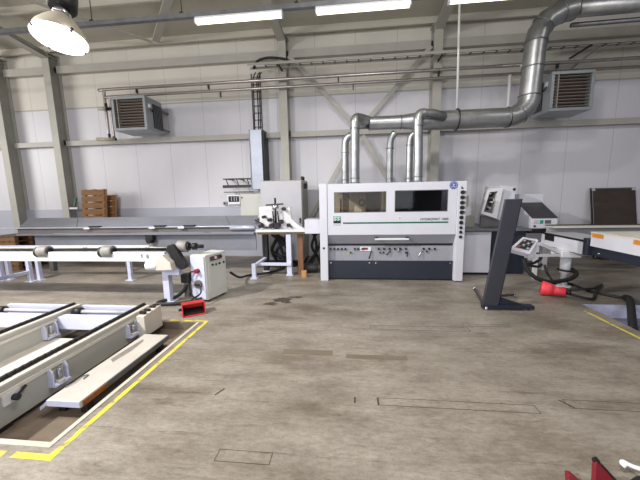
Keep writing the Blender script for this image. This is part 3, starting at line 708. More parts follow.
# feed trough
t = thing('feed_trough', 'long zinc sheet metal feed trough running left from the planer', 'trough', (-4.7, 6.2, 0))
x0, x1 = -7.45, -1.99
MB().prism([(x0, 6.30, 1.22), (x0, 6.05, 1.03), (x0, 6.06, 1.02), (x0, 6.315, 1.21)], (x1-x0, 0, 0)).build('back_slope', 'trough', t)
MB().box(x0-.35, x1, 5.97, 6.05, 1.005, 1.03).build('front_lip', 'trunk', t, bevel=.005)
MB().box(x0, x1, 6.02, 6.04, .90, 1.005).build('front_face', 'trough_dark', t)
MB().prism([(x0, 5.97, .90), (x0, 6.04, .885), (x0, 6.04, .84), (x0, 5.97, .855)], (x1-x0, 0, 0)).build('lower_flange', 'trough', t)
MB().box(x0+.3, x1, 6.10, 6.13, .50, .86).build('skirt_sheet', 'trough', t)
MB().rings([(x1-.5, 6.0, .985), (x1, 6.0, .985), (x1+.04, 6.0, .985)], [.05, .05, .035], 16).build('end_roll', 'trunk', t)
for x in (-6.9, -5.0, -3.1): MB().box(x-.05, x+.05, 6.16, 6.26, 0, 1.1).build('leg', 'grey_dark', t)
for x in (-6.2, -2.7): MB().prism([(x, 6.29, 1.21), (x+.012, 6.29, 1.21), (x+.012+.18, 6.05, 1.03), (x+.18, 6.05, 1.03)], (0, -.004, .004)).build('sheet_joint', 'grey_dark', t)
for x, in ((-5.5,), (-3.35,), (-4.0,)):
    MB().box(x-.14, x+.10, 5.95, 6.03, 1.03, 1.055).build('latch', 'dark', t)
    MB().box(x-.25, x-.12, 5.94, 5.97, .99, 1.02).build('latch_plate', 'white', t)
MB().cyl((-4.3, 5.95, .72), (-4.3, 6.1, .72), .055, 16).build('support_wheel', 'black', t)
MB().box(-4.38, -4.22, 5.98, 6.1, .74, .86).build('wheel_bracket', 'dark', t)
# timber behind the trough
def slatted(x0, x1, yy, zt, lean, label):
    t = thing('slatted_pallet', label, 'pallet', ((x0+x1)/2, yy, 0), 'wooden pallets leaning upright')
    def P(x, z, d): return (x + (zt-z)*-.06, yy - d + (z/zt)*lean, z)
    n = 11; zh = zt/n
    for i in range(n):
        z0 = i*zh+.012; z1 = (i+1)*zh-.012
        MB().hexa([P(x0, z0, .10), P(x1, z0, .10), P(x1, z0, .075), P(x0, z0, .075), P(x0, z1, .10), P(x1, z1, .10), P(x1, z1, .075), P(x0, z1, .075)]).build('slat_board', 'wood', t)
    for x in (x0, (x0+x1)/2-.04, x1-.08):
        MB().hexa([P(x, 0, .075), P(x+.08, 0, .075), P(x+.08, 0, 0), P(x, 0, 0), P(x, zt, .075), P(x+.08, zt, .075), P(x+.08, zt, 0), P(x, zt, 0)]).build('bearer', 'wood_light', t)
    return t
slatted(-7.22, -6.56, 7.55, 1.90, .10, 'brown slatted pallet standing upright behind the trough, front one')
slatted(-7.0, -6.50, 7.80, 1.74, .10, 'brown pallet standing half hidden behind the front upright pallet')
# flat pallets at the trough's left end
def flat_pallet(z, label):
    t = thing('flat_pallet', label, 'pallet', (-8.05, 6.6, z), 'flat pallets stacked at the trough end')
    for yy in (6.25, 6.58, 6.91): MB().box(-8.5, -7.80, yy-.04, yy+.04, z, z+.09).build('bearer', 'wood', t)
    for i in range(5): MB().box(-8.5+i*.145, -8.5+i*.145+.12, 6.2, 6.96, z+.09, z+.115).build('deck_board', 'brown_metal', t)
names = ('lowest', 'second from the bottom', 'third from the bottom', 'fourth from the bottom', 'third from the top', 'second from the top', 'topmost')
for i, w in enumerate(names): flat_pallet(i*.116, 'flat wooden pallet %s in the stack at the trough left end' % w)

# ================================================================== ROLLER CONVEYOR
t = thing('roller_conveyor', 'white cross conveyor with grey wheels on a long shaft before the trough', 'conveyor', (-5, 4.6, 0))
bm_ = MB().box(-9.0, -2.86, 4.30, 4.36, .645, .795).build('front_beam', 'white', t, bevel=.006)
lettering('T  B', 'lettering', 'grey_dark', bm_, (-3.26, 4.296, .70), .085)
for x in (-5.62, -3.42): MB().box(x-.10, x+.10, 4.296, 4.30, .65, .79).build('splice_plate', 'lilac', bm_)
MB().box(-9.0, -3.9, 5.40, 5.46, .60, .72).build('rear_beam', 'lilac', t, bevel=.006)
MB().cyl((-9.0, 4.40, .815), (-2.5, 4.40, .83), .017, 12).build('drive_shaft', 'black', t)
MB().box(-9, -2.9, 4.36, 4.62, .78, .795).build('top_flange', 'black', t)
for x, z in ((-7.0, .80), (-4.94, .80), (-3.82, .80)):
    w = MB().rings([(x-.085,  4.34, z), (x-.075,  4.34, z), (x+.075,  4.34, z), (x+.085,  4.34, z)], [.08, .092, .092, .08], 24).build('wheel', 'wheel_grey', t)
    MB().cyl((x+.085,  4.34, z), (x+.10,  4.34, z), .055, 16).build('wheel_hub', 'dark', w)
    MB().cyl((x-.125,  4.34, z-.01), (x-.085,  4.34, z-.01), .085, 16).build('wheel_flange', 'black', w)
w = MB().rings([(-2.70, 4.42, .865), (-2.69, 4.42, .865), (-2.55, 4.42, .865), (-2.54, 4.42, .865)], [.08, .09, .09, .08], 24).build('wheel', 'wheel_grey', t)
MB().cyl((-2.54, 4.42, .865), (-2.51, 4.42, .865), .06, 16).build('wheel_hub', 'dark', w)
MB().cyl((-2.51, 4.42, .865), (-2.3, 4.44, .86), .03, 12).build('shaft_end', 'dark', w)
MB().cyl((-2.46, 4.42, .865), (-2.40, 4.43, .862), .055, 14).build('coupling', 'black', w)
for a, b_ in ((-6.86, -5.02), (-4.74, -3.90), (-3.66, -2.80)):
    d_ = MB(); d_.prism([(a, 4.47, .80), (b_, 4.47, .80), (b_, 4.47, .825), (a, 4.47, .872)], (0, .03, 0)); dk = d_.build('deck_plate', 'deck', t)
    for q in (.45, .50):
        x = a+(b_-a)*q; MB().cyl((x, 4.462, .83), (x, 4.472, .83), .014, 8).build('rivet', 'black', dk)
cg = MB(); pts = []
c0 = Vector((-2.73, 4.26, .845)); c1 = Vector((-2.58, 4.26, .60)); r0, r1 = .07, .07
d = (c1-c0).normalized(); nrm = Vector((-d.z, 0, d.x))
for i in range(9):
    a = PI*i/8; pts.append(c0+nrm*math.cos(a)*r0-d*math.sin(a)*r0)
for i in range(9):
    a = PI+PI*i/8; pts.append(c1+nrm*math.cos(a)*r1-d*math.sin(a)*r1)
cg.prism(pts, (0, .09, 0)); cg.build('chain_guard', 'black', t, bevel=.006)
mt = MB().rings([(-3.10, 4.20, .61), (-3.08, 4.20, .61), (-2.92, 4.20, .61), (-2.90, 4.20, .61)], [.05, .075, .075, .06], 18).build('motor', 'white', t)
MB().prism([(-2.92, 4.14, .54), (-2.92, 4.14, .70), (-2.80, 4.14, .78), (-2.68, 4.14, .66), (-2.66, 4.14, .55)], (0, .12, 0)).build('gearbox', 'cream', t, bevel=.01)
MB().box(-2.92, -2.82, 4.28, 4.38, .01, .645).build('leg', 'lilac', t, bevel=.004)
MB().box(-2.82, -2.64, 4.28, 4.38, .44, .54).build('motor_bracket', 'lilac', t, bevel=.004)
MB().box(-2.97, -2.77, 4.24, 4.42, 0, .012).build('foot_plate', 'lilac', t)
for x, yy in ((-6.46, 5.32), (-6.40, 5.45), (-7.22, 5.40), (-7.10, 5.45), (-4.42, 5.50)):
    MB().box(x-.035, x+.035, yy-.035, yy+.035, .01, .62).build('leg', 'lilac', t, bevel=.003)
    MB().box(x-.08, x+.08, yy-.06, yy+.06, 0, .012).build('foot_plate', 'lilac', t)
MB().bar((-6.46, 5.32, .20), (-6.52, 4.3, .20), .06, .06).build('floor_bar', 'lilac', t)
MB().box(-2.74, -2.66, 4.55, 4.63, 0.0, .30).build('cable_post', 'galv_dark', t)
MB().box(-2.77, -2.64, 4.52, 4.66, .24, .38).build('limit_switch', 'black', t, bevel=.01)
t = thing('floor_cable', 'thick dark cable curling on the floor under the conveyor end', 'cable', (-2.9, 4.2, 0))
MB().tube([(-2.66, 4.6, .25), (-2.78, 4.45, .06), (-2.95, 4.16, .035), (-2.7, 4.13, .035), (-2.42, 4.26, .035), (-2.32, 4.32, .06)], .028, 8, 8).build('cable_run', 'rubber', t)
t = thing('trailing_cable', 'black cable on the floor from control box toward the trough end', 'cable', (-2, 5.6, 0))
MB().tube([(-2.12, 5.0, .3), (-2.1, 5.35, .12), (-2.07, 5.85, .03), (-1.7, 6.1, .03), (-1.5, 6.5, .03)], .022, 8, 8).build('cable_run', 'rubber', t)

# control box
B = Vector((-2.22, 4.31, 0)); ux = Vector((-.35, .10, 0)).normalized(); uy = Vector((.10, .35, 0)).normalized()
t = thing('control_box', 'light grey upright control box with red buttons and a round socket', 'control box', B)
def bx_pts(a0, a1, b0, b1, z0, z1, zt=None):
    P = [B+ux*a0+uy*b0, B+ux*a0+uy*b1, B+ux*a1+uy*b1, B+ux*a1+uy*b0]
    return [(p.x, p.y, z0) for p in P]+[(p.x, p.y, z1) for p in P]
MB().hexa(bx_pts(0, .29, 0, .47, .03, .74)).build('case', 'box', t, bevel=.012)
MB().hexa(bx_pts(.012, .278, -.02, 0, .045, .725)).build('front_cover', 'lilac', t, bevel=.006)
MB().hexa(bx_pts(-.006, .0, .06, .42, .14, .60)).build('side_lid', 'box', t)
for a_, b0 in ((.03, .04), (.22, .04), (.03, .38), (.22, .38)): MB().hexa(bx_pts(a_, a_+.04, b0, b0+.05, 0, .03)).build('foot', 'black', t)
def on_side(b, z): return B+uy*b+Vector((0, 0, z))       # points on the side with the buttons
nx = -ux
MB().hexa(bx_pts(-.010, -.0, .10, .36, .63, .70)).build('button_plate', 'grey_dark', t)
for b_, m in ((.14, 'dark_red'), (.21, 'white'), (.27, 'dark_red'), (.33, 'black')):
    p = on_side(b_, .67)+nx*.012; MB().cyl(p, p+nx*.02, .022, 12).build('push_button', m, t)
for b_, z, m in ((.22, .56, 'green'), (.30, .56, 'black'), (.40, .56, 'blue'), (.14, .57, 'black')):
    p = on_side(b_, z); MB().cyl(p+nx*.003, p+nx*.022, .018, 12).build('indicator', m, t)
nf = -uy
p = B+ux*.13+nf*.02+Vector((0, 0, .50)); MB().cyl(p, p+nf*.06, .035, 14).build('plug_socket', 'dark_red', t)
p2 = p+nf*.03; MB().tube([p2, p2+ux*.10+nf*.05+Vector((0, 0, -.02)), p2+ux*.13+nf*.06+Vector((0, 0, -.15)), p2+ux*.08+nf*.06+Vector((0, 0, -.36)), p2+ux*.0+nf*.03+Vector((0, 0, -.43))], .012, 8).build('patch_cable', 'black', t)
p = B+ux*.13+nf*.02+Vector((0, 0, .29)); MB().cyl(p, p+nf*.04, .065, 20).build('main_switch', 'grey_dark', t)
MB().bar(p+nf*.05+ux*-.04, p+nf*.05+ux*.04, .03, .03).build('switch_grip', 'dark', t)
# foot pedal
pc = Vector((-2.21, 3.86, 0)); th = math.radians(34)
R = Matrix.Rotation(th, 3, 'Z')
t = thing('foot_pedal', 'red guarded foot pedal on the floor before the control box', 'foot pedal', pc)
def PP(x, y_, z): return pc+R @ Vector((x, y_, z))
s_ = MB()
s_.hexa([PP(-.15, -.10, 0), PP(.15, -.10, 0), PP(.15, .12, 0), PP(-.15, .12, 0), PP(-.15, -.10, .012), PP(.15, -.10, .012), PP(.15, .12, .012), PP(-.15, .12, .012)])
for sx in (-1, 1):
    q = [PP(sx*.15, -.10, .012), PP(sx*.15, .12, .012), PP(sx*.15, .12, .15), PP(sx*.15, -.04, .165)]
    s_.prism(q, R @ Vector((-sx*.012, 0, 0)))
s_.hexa([PP(-.15, -.04, .15), PP(.15, -.04, .15), PP(.15, .12, .135), PP(-.15, .12, .135), PP(-.15, -.04, .165), PP(.15, -.04, .165), PP(.15, .12, .15), PP(-.15, .12, .15)])
s_.hexa([PP(-.15, .11, .012), PP(.15, .11, .012), PP(.15, .12, .012), PP(-.15, .12, .012), PP(-.15, .11, .15), PP(.15, .11, .15), PP(.15, .12, .15), PP(-.15, .12, .15)])
s_.build('guard', 'red', t, bevel=.004)
MB().hexa([PP(-.12, -.07, .013), PP(.12, -.07, .013), PP(.12, .09, .013), PP(-.12, .09, .013), PP(-.12, -.07, .03), PP(.12, -.07, .03), PP(.12, .09, .06), PP(-.12, .09, .06)]).build('treadle', 'black', t)
MB().cyl(PP(-.15, .05, .07), PP(-.19, .05, .07), .02, 10).build('cable_entry', 'black', t)
t = thing('pedal_cable', 'thin dark cable linking the red foot pedal and control box', 'cable', (-2.28, 4.1, 0))
MB().tube([PP(-.02, .13, .10), PP(.0, .2, .14), (-2.27, 4.18, .18), (-2.29, 4.25, .24)], .012, 8).build('cable_run', 'black', t)

# ================================================================== LIFT TABLE
t = thing('lift_table', 'chain transfer table with long pale rails sunk in the floor pit', 'lift table', (-4, 2.6, -.10))
def rail(x, y0, y1, m='rail'):
    r_ = MB().box(x-.05, x+.05, y0, y1, -.06, .24).build('rail', m, t, bevel=.004)
    MB().box(x+.05, x+.062, y0, y1, .17, .20).build('rail_ledge', 'cream', r_)
    MB().box(x-.05, x+.052, y0, y1, .24, .256).build('top_flange', 'cream', r_)
    n = int((y1-y0)/.03)
    c = MB()
    for i in range(n):
        yy = y0+i*.03
        c.box(x-.035+(.004 if i % 2 else 0), x-.005-(.004 if i % 2 else 0), yy+.002, yy+.028, .256, .285)
    c.build('chain', 'black', r_)
    MB().box(x-.045, x+.0, y0, y1, .256, .262).build('chain_track', 'dark', r_)
    return r_
for x, y1 in ((-2.64, 3.50), (-3.60, 3.48), (-4.70, 3.30)): rail(x, 1.66, y1)
for x0, x1 in ((-3.55, -2.69), (-4.65, -3.65)):
    MB().box(x0, x1, 1.66, 3.04, -.03, .0).build('deck', 'cream', t, bevel=.004)
    MB().box(x0, x1, 3.14, 3.24, .06, .215).build('cross_member', 'lilac', t, bevel=.005)
    MB().box(x0, x1, 3.48, 3.53, .06, .23).build('end_member', 'lilac', t, bevel=.005)
    MB().cyl((x0, 3.36, .20), (x1, 3.36, .20), .025, 14).build('axle', 'pink' if False else 'cabinet', t)
    MB().cyl((x0+.02, 3.36, .20), (x0+.12, 3.36, .20), .05, 16).build('sprocket_hub', 'dark', t)
MB().torus((-4.70, 3.28, .17), (1, 0, 0), .10, .022, 24, 8).build('sprocket', 'black', t)
def bracket(x, yy, z=.0):
    b = MB().box(x, x+.07, yy-.075, yy+.075, z+.02, z+.035).build('bracket', 'lilac', t)
    for q_ in (-1, 1):
        q = MB(); q.prism([(x+.008, yy+q_*.06, z+.035), (x+.05, yy+q_*.06, z+.035), (x+.048, yy+q_*.06, z+.15), (x+.03, yy+q_*.06, z+.185), (x+.008, yy+q_*.06, z+.175)], (0, q_*.015, 0)); q.build('lug', 'lilac', b)
    MB().cyl((x+.04, yy, z+.03), (x+.04, yy, z+.16), .02, 12).build('bolt', 'galv', b)
    MB().cyl((x+.04, yy, z+.035), (x+.04, yy, z+.06), .034, 6).build('nut', 'cream', b)
    MB().box(x, x+.008, yy-.075, yy+.075, z+.035, z+.15).build('bracket_back', 'cream', b)
for x, yy in ((-2.59, 2.21), (-2.59, 3.12), (-3.55, 3.02)): bracket(x, yy)
MB().box(-2.59, -2.575, 1.80, 1.92, .09, .18).build('switch_plate', 'white', t)
MB().cyl((-2.575, 1.87, .125), (-2.54, 1.87, .125), .025, 12).build('switch_knob', 'black', t)
MB().bar((-2.56, 1.88, .13), (-2.56, 1.95, .17), .015, .015).build('switch_lever', 'black', t)
ebk = MB(); ebk.prism([(-2.54, 3.17, -.02), (-2.54, 3.50, -.02), (-2.54, 3.50, .26), (-2.54, 3.17, .235)], (.10, 0, 0)); eb = ebk.build('end_block', 'cream', t, bevel=.006)
for yy in (3.22, 3.30, 3.40, 3.46): MB().box(-2.53, -2.46, yy, yy+.03, .235, .275).build('end_stop', 'dark', eb)
MB().bar((-2.44, 3.17, -.03), (-2.44, 3.50, -.03), .02, .03).build('end_foot', 'dark', eb)
for x in (-2.64, -3.60, -4.70):
    for yy in (1.8, 3.1): MB().box(x-.04, x+.04, yy-.05, yy+.05, -.10, -.06).build('support_block', 'dark', t)
# loose cover plank with reflector
t = thing('cover_plank', 'white flat cover plank with orange reflector beside the lift table rail', 'plank', (-2.27, 2.5, -.10))
MB().box(-2.40, -2.11, 1.95, 3.10, -.005, .052).build('plank_top', 'plank', t, bevel=.004)
b_ = MB(); b_.bm.faces.new([b_.bm.verts.new(q) for q in ((-2.42+.06, 2.55, .0528), (-2.30, 2.50, .0528), (-2.27, 2.72, .0528), (-2.29, 2.93, .0528), (-2.33, 2.98, .0528), (-2.35, 2.75, .0528))]); b_.build('dirt_smear', 'slot_smear', t)
MB().box(-2.40, -2.115, 1.944, 1.95, .0, .048).build('front_edge', 'lilac', t)
MB().box(-2.11, -2.104, 1.97, 3.10, -.003, .045).build('side_edge', 'grey_dark', t)
MB().box(-2.104, -2.099, 1.97, 2.20, .0, .045).build('reflector', 'amber', t)
MB().prism([(-2.40, 1.95, .01), (-2.46, 1.94, -.04), (-2.46, 2.25, -.04), (-2.40, 2.25, .01)], (0, 0, .03)).build('bent_flap', 'lilac', t)
for x in (-2.36, -2.16):
    for yy in (2.05, 3.0): MB().box(x-.03, x+.03, yy-.03, yy+.03, -.10, -.005).build('foot', 'dark', t)
MB().tube([(-2.39, 2.10, .058), (-2.37, 2.16, .064), (-2.385, 2.24, .06), (-2.35, 2.28, .06), (-2.34, 2.22, .058)], .005, 6).build('wire_hook', 'galv_dark', t)

# ================================================================== RIGHT OF THE PLANER
t = thing('leaning_stand', 'tall dark graphite panel stand leaning on splayed feet', 'stand', (1.95, 4.3, 0))
MB().hexa([(1.79, 4.22, .05), (2.0, 4.22, .05), (2.02, 4.30, .05), (1.81, 4.30, .05), (2.09, 4.40, 1.51), (2.30, 4.40, 1.51), (2.32, 4.48, 1.51), (2.11, 4.48, 1.51)]).build('panel', 'tower', t, bevel=.006)
MB().hexa([(2.0, 4.23, .05), (2.012, 4.23, .05), (2.03, 4.30, .05), (2.02, 4.30, .05), (2.30, 4.41, 1.51), (2.312, 4.41, 1.51), (2.332, 4.48, 1.51), (2.32, 4.48, 1.51)]).build('edge_strip', 'black', t)
MB().box(1.80, 2.46, 4.20, 4.30, .02, .07).build('base_plate', 'navy', t, bevel=.004)
MB().prism([(2.03, 4.25, .055), (2.40, 4.25, .055), (2.28, 4.25, .09), (2.05, 4.25, .17)], (0, .03, 0)).build('gusset', 'navy', t)
MB().bar((1.84, 4.28, .04), (2.04, 5.15, .03), .03, .025).build('rear_foot', 'tower', t)
MB().bar((1.99, 4.28, .18), (2.50, 4.80, .03), .03, .03).build('side_foot', 'tower', t)
MB().bar((2.02, 4.27, .10), (2.44, 4.30, .05), .03, .03).build('brace', 'grey_dark', t)
for x, yy in ((1.84, 4.21), (2.36, 4.23), (2.43, 4.23), (2.03, 5.12), (2.49, 4.78)):
    MB().cyl((x, yy, 0), (x, yy, .05), .022, 12).build('levelling_foot', 'chrome', t)

t = thing('outfeed_table', 'low white outfeed cabinet with steel top right of the planer', 'cabinet', (2.4, 6.5, 0))
MB().box(2.06, 2.68, 6.1, 7.0, .05, .86).build('cabinet_body', 'machine', t, bevel=.008)
MB().box(2.07, 2.67, 6.13, 6.98, 0, .05).build('plinth', 'black', t)
MB().box(2.04, 2.69, 6.05, 7.05, .88, .92).build('steel_top', 'galv_dark', t, bevel=.004)
MB().box(2.04, 2.69, 6.04, 6.05, .865, .88).build('table_edge', 'brown_metal', t)
MB().box(2.06, 2.5, 6.85, 6.9, .92, 1.55).build('back_guard', 'interior', t)
MB().box(2.15, 2.45, 6.55, 6.8, 1.14, 1.32).build('paper_box', 'white', t, bevel=.01)
MB().box(2.1, 2.5, 6.5, 6.84, .92, 1.14).build('feed_block', 'cabinet_side', t)
MB().box(2.38, 2.52, 6.9, 7.0, 1.36, 1.5).build('motor', 'brown_metal', t)
MB().cyl((2.03, 6.0, .92), (2.03, 6.0, 1.02), .03, 10).build('black_knob', 'black', t)
MB().torus((2.1, 6.03, .80), (0, 1, 0), .045, .006, 16, 6).build('cable_ring', 'grey_dark', t)

t = thing('outfeed_machine', 'white outfeed machine with slanted window and black sloping lid', 'machine', (3.2, 6.7, 0))
MB().box(2.72, 3.36, 6.2, 7.2, 0, .86).build('base', 'navy', t, bevel=.006)
MB().box(2.70, 3.40, 6.1, 7.2, .87, .92).build('steel_ledge', 'galv_dark', t)
MB().prism([(2.78, 6.42, .92), (3.22, 6.42, .92), (3.22, 6.42, 1.71), (2.94, 6.42, 1.74)], (0, .7, 0)).build('hood_cover', 'machine', t, bevel=.01)
fr = MB()
o_ = [(2.55, 6.3, 1.20), (2.85, 6.3, 1.09), (2.93, 6.3, 1.70), (2.66, 6.3, 1.68)]
i_ = [(2.595, 6.3, 1.235), (2.775, 6.3, 1.19), (2.835, 6.3, 1.63), (2.685, 6.3, 1.61)]
for k in range(4):
    a, b_, c_, d_ = o_[k], o_[(k+1) % 4], i_[(k+1) % 4], i_[k]
    fr.prism([a, b_, c_, d_], (0, .06, 0))
wf = fr.build('window_frame', 'white', t)
MB().prism(i_, (0, .02, 0)).build('window_backing', 'grey_dark', wf).location = (0, .06, 0)
for k in range(12):
    x = random.uniform(2.67, 2.76); z = random.uniform(1.26, 1.58)
    MB().box(x-.02, x+.02+random.random()*.03, 6.33, 6.355, z-.02, z+.03).build('valve_block', random.choice(['white', 'black', 'interior', 'black']), wf)
MB().prism([(2.57, 6.36, .93), (3.20, 6.36, .93), (2.86, 6.36, 1.09), (2.57, 6.36, 1.16)], (0, .05, 0)).build('lower_cover', 'grey_dark', t)
MB().cyl((3.19, 6.40, 1.66), (3.19, 6.42, 1.66), .025, 12).build('lock', 'black', t)
MB().box(3.52, 4.0, 6.85, 7.3, .9, 1.56).build('rear_box', 'machine', t, bevel=.006)
MB().prism([(3.50, 6.85, 1.37), (3.50, 6.32, 1.09), (3.50, 6.32, .89), (3.50, 6.85, .89)], (.48, 0, 0)).build('lid_body', 'machine', t, bevel=.006)
MB().prism([(3.505, 6.86, 1.39), (3.505, 6.30, 1.10), (3.505, 6.32, 1.09), (3.505, 6.86, 1.372)], (.47, 0, 0)).build('sloping_lid', 'lid', t)
for p_, m in (((3.66, 3.72), 'logo_green'), ((3.55, 3.64), 'cabinet'), ((3.75, 3.86), 'grey_dark')):
    MB().box(p_[0], p_[1], 6.314, 6.32, .985, 1.055).build('logo_mark', m, t)
MB().box(3.55, 3.58, 6.30, 6.32, .92, .955).build('toggle', 'black', t)
MB().box(3.45, 4.02, 6.3, 7.3, .80, .89).build('chassis', 'dark', t)
for x in (3.44, 3.95): MB().box(x-.05, x+.05, 6.55, 6.65, 0, .80).build('leg', 'white', t)

t = thing('long_board_table', 'long narrow cream table behind the white conveyor box', 'table', (5, 6.1, 0))
MB().box(3.72, 7.6, 6.0, 6.26, .93, .955).build('table_top', 'cream', t, bevel=.003)
MB().box(3.72, 7.6, 6.22, 6.26, .955, .972).build('back_strip', 'dark', t)
MB().box(3.7, 7.6, 6.14, 6.17, .80, .93).build('apron', 'cabinet', t)
for x in (7.3, 6.9): MB().box(x-.04, x+.04, 6.1, 6.18, 0, .93).build('leg', 'white', t)

t = thing('brown_board', 'dark brown board with pale corner caps leaning against the right wall', 'board', (6.1, 7.6, 0))
def LB(x, z, d): return (x, 7.64+z*.19-d, z+.04 if z == 0 else z)
for x in (5.9, 6.4): MB().box(x-.1, x+.1, 7.58, 7.68, 0, .04).build('floor_batten', 'board_brown', t)
MB().hexa([LB(5.68, 0, .03), LB(6.62, 0, .03), LB(6.62, 0, 0), LB(5.68, 0, 0), LB(5.68, 1.64, .03), LB(6.62, 1.64, .03), LB(6.62, 1.64, 0), LB(5.68, 1.64, 0)]).build('panel', 'board_brown', t)
ed = MB(); ed.hexa([LB(5.655, 0, .04), LB(5.68, 0, .04), LB(5.68, 0, 0), LB(5.655, 0, 0), LB(5.655, 1.66, .04), LB(5.68, 1.66, .04), LB(5.68, 1.66, 0), LB(5.655, 1.66, 0)])
ed.build('edge_strip', 'dark', t)
MB().hexa([LB(5.68, 0, .036), LB(5.69, 0, .036), LB(5.69, 0, .03), LB(5.68, 0, .03), LB(5.68, 1.64, .036), LB(5.69, 1.64, .036), LB(5.69, 1.64, .03), LB(5.68, 1.64, .03)]).build('pale_bead', 'cabinet', t)
MB().hexa([LB(5.655, 1.64, .04), LB(6.62, 1.64, .04), LB(6.62, 1.64, 0), LB(5.655, 1.64, 0), LB(5.655, 1.665, .04), LB(6.62, 1.665, .04), LB(6.62, 1.665, 0), LB(5.655, 1.665, 0)]).build('top_edge', 'grey_dark', t)
for a in (5.67, 6.54):
    MB().hexa([LB(a, 1.60, .05), LB(a+.07, 1.60, .05), LB(a+.07, 1.60, .03), LB(a, 1.60, .03), LB(a, 1.66, .05), LB(a+.07, 1.66, .05), LB(a+.07, 1.66, .03), LB(a, 1.66, .03)]).build('corner_cap', 'cabinet', t)

t = thing('belt_conveyor', 'white sided belt conveyor on a round white leg right of the planer', 'conveyor', (3.8, 5.5, 0))
MB().box(3.50, 3.53, 4.93, 5.96, .64, .84).build('side_frame', 'machine', t, bevel=.004)
MB().box(3.505, 4.05, 4.93, 5.96, .84, .862).build('belt', 'cabinet', t, bevel=.004)
MB().box(3.493, 3.505, 4.93, 5.96, .838, .868).build('belt_edge', 'black', t)
MB().box(4.02, 4.05, 4.93, 5.96, .64, .84).build('side_frame', 'machine', t, bevel=.004)
MB().box(3.53, 4.02, 4.96, 5.9, .70, .80).build('bed', 'machine_grey', t)
MB().box(3.492, 3.50, 5.60, 5.85, .74, .838).build('drive_cover', 'dark', t)
MB().box(3.49, 4.06, 4.84, 4.93, .64, .90).build('end_cap', 'navy', t, bevel=.01)
MB().box(3.40, 3.70, 5.22, 5.50, .53, .64).build('leg_head', 'white', t, bevel=.01)
MB().rings([(3.56, 5.36, .02), (3.56, 5.36, .24), (3.56, 5.36, .25), (3.56, 5.36, .53)], [.05, .05, .075, .075], 20).build('leg', 'white', t)
MB().cyl((3.56, 5.36, 0), (3.56, 5.36, .02), .11, 20).build('leg_foot', 'white', t)
MB().box(3.36, 3.42, 5.86, 5.92, 0, .66).build('leg', 'white', t); MB().box(3.36, 3.55, 5.84, 5.94, .62, .68).build('leg_bracket', 'white', t)
MB().bar((3.42, 5.30, .60), (2.98, 5.1, .78), .05, .05).build('panel_strut', 'white', t)
MB().bar((3.42, 5.30, .56), (2.86, 5.05, .60), .05, .04).build('panel_strut', 'white', t)
MB().box(2.80, 2.92, 5.06, 5.16, .52, .86).build('panel_bracket', 'white', t, bevel=.005)

t = thing('keypad_panel', 'small tilted white control keypad hanging beside the belt conveyor', 'control panel', (2.7, 5.0, .7))
TL, TR, BR, BL = Vector((2.70, 5.05, .905)), Vector((2.935, 5.05, .85)), Vector((2.69, 4.82, .67)), Vector((2.42, 4.87, .742))
nn = (TR-TL).cross(BL-TL).normalized(); nn = nn if nn.z > 0 else -nn
dn = nn*-.10
MB().hexa([BL+dn, BR+dn, TR+dn, TL+dn, BL, BR, TR, TL]).build('housing', 'machine', t, bevel=.008)
def fp(u, v): return TL.lerp(TR, u).lerp(BL.lerp(BR, u), v)
MB().hexa([fp(.14, .82)+nn*.001, fp(.84, .82)+nn*.001, fp(.84, .14)+nn*.001, fp(.14, .14)+nn*.001, fp(.14, .82)+nn*.006, fp(.84, .82)+nn*.006, fp(.84, .14)+nn*.006, fp(.14, .14)+nn*.006]).build('key_field', 'grey_dark', t)
for i in range(4):
    for j in range(4):
        u, v = .20+i*.16, .20+j*.16
        m = 'red' if (i == 0 and j == 3) else ('cabinet' if (i+j) % 3 == 0 else 'black')
        q = MB().hexa([fp(u, v+.1)+nn*.006, fp(u+.1, v+.1)+nn*.006, fp(u+.1, v)+nn*.006, fp(u, v)+nn*.006, fp(u, v+.1)+nn*.016, fp(u+.1, v+.1)+nn*.016, fp(u+.1, v)+nn*.016, fp(u, v)+nn*.016]); q.build('key', m, t)
t = thing('panel_hose', 'thick black hose drooping from the keypad to the white leg', 'hose', (2.9, 5.0, .3))
MB().tube([(2.74, 5.06, .56), (2.76, 5.02, .42), (2.86, 4.98, .28), (3.08, 5.0, .19), (3.32, 5.1, .17), (3.56, 5.2, .19), (3.69, 5.28, .25), (3.69, 5.40, .30)], .034, 10, 8).build('hose_body', 'rubber', t)
MB().torus((3.56, 5.36, .29), (.1, .05, 1), .10, .016, 20, 8).build('hose_clip', 'rubber', t)
t = thing('cable_loop', 'black loop of cable hanging behind the keypad panel', 'cable', (3.0, 5.3, .5))
MB().tube([(2.86, 5.2, .62), (3.02, 5.22, .60), (3.10, 5.24, .52), (3.0, 5.24, .44), (2.88, 5.22, .42), (3.05, 5.22, .38), (3.12, 5.24, .42)], .022, 8, 8).build('cable_run', 'rubber', t)
t = thing('power_plug', 'large red power plug lying on the floor beside the white leg', 'plug', (3.1, 4.95, 0))
a = Vector((2.95, 4.93, .112)); b_ = Vector((3.25, 4.76, .09)); d = (b_-a).normalized()
MB().rings([a, a+d*.02, a+d*.03, a+d*.12, a+d*.16], [.09, .11, .11, .094, .078], 22).build('collar', 'pink', t)
MB().rings([a+d*.16, a+d*.22, a+d*.30, a+d*.31], [.078, .074, .066, .05], 20).build('grip', 'pink', t)
MB().cyl(a-d*.004, a+d*.002, .075, 20).build('socket_face', 'dark_red', t)
MB().box(3.10, 3.17, 4.80, 4.86, .165, .18).build('rating_label', 'white', t)
MB().cyl(a+d*.31, a+d*.37, .035, 12).build('cable_gland', 'black', t)
t = thing('power_cable', 'black power cable looping over the floor down into the trench', 'cable', (3.6, 4.9, 0))
g0 = a+d*.36
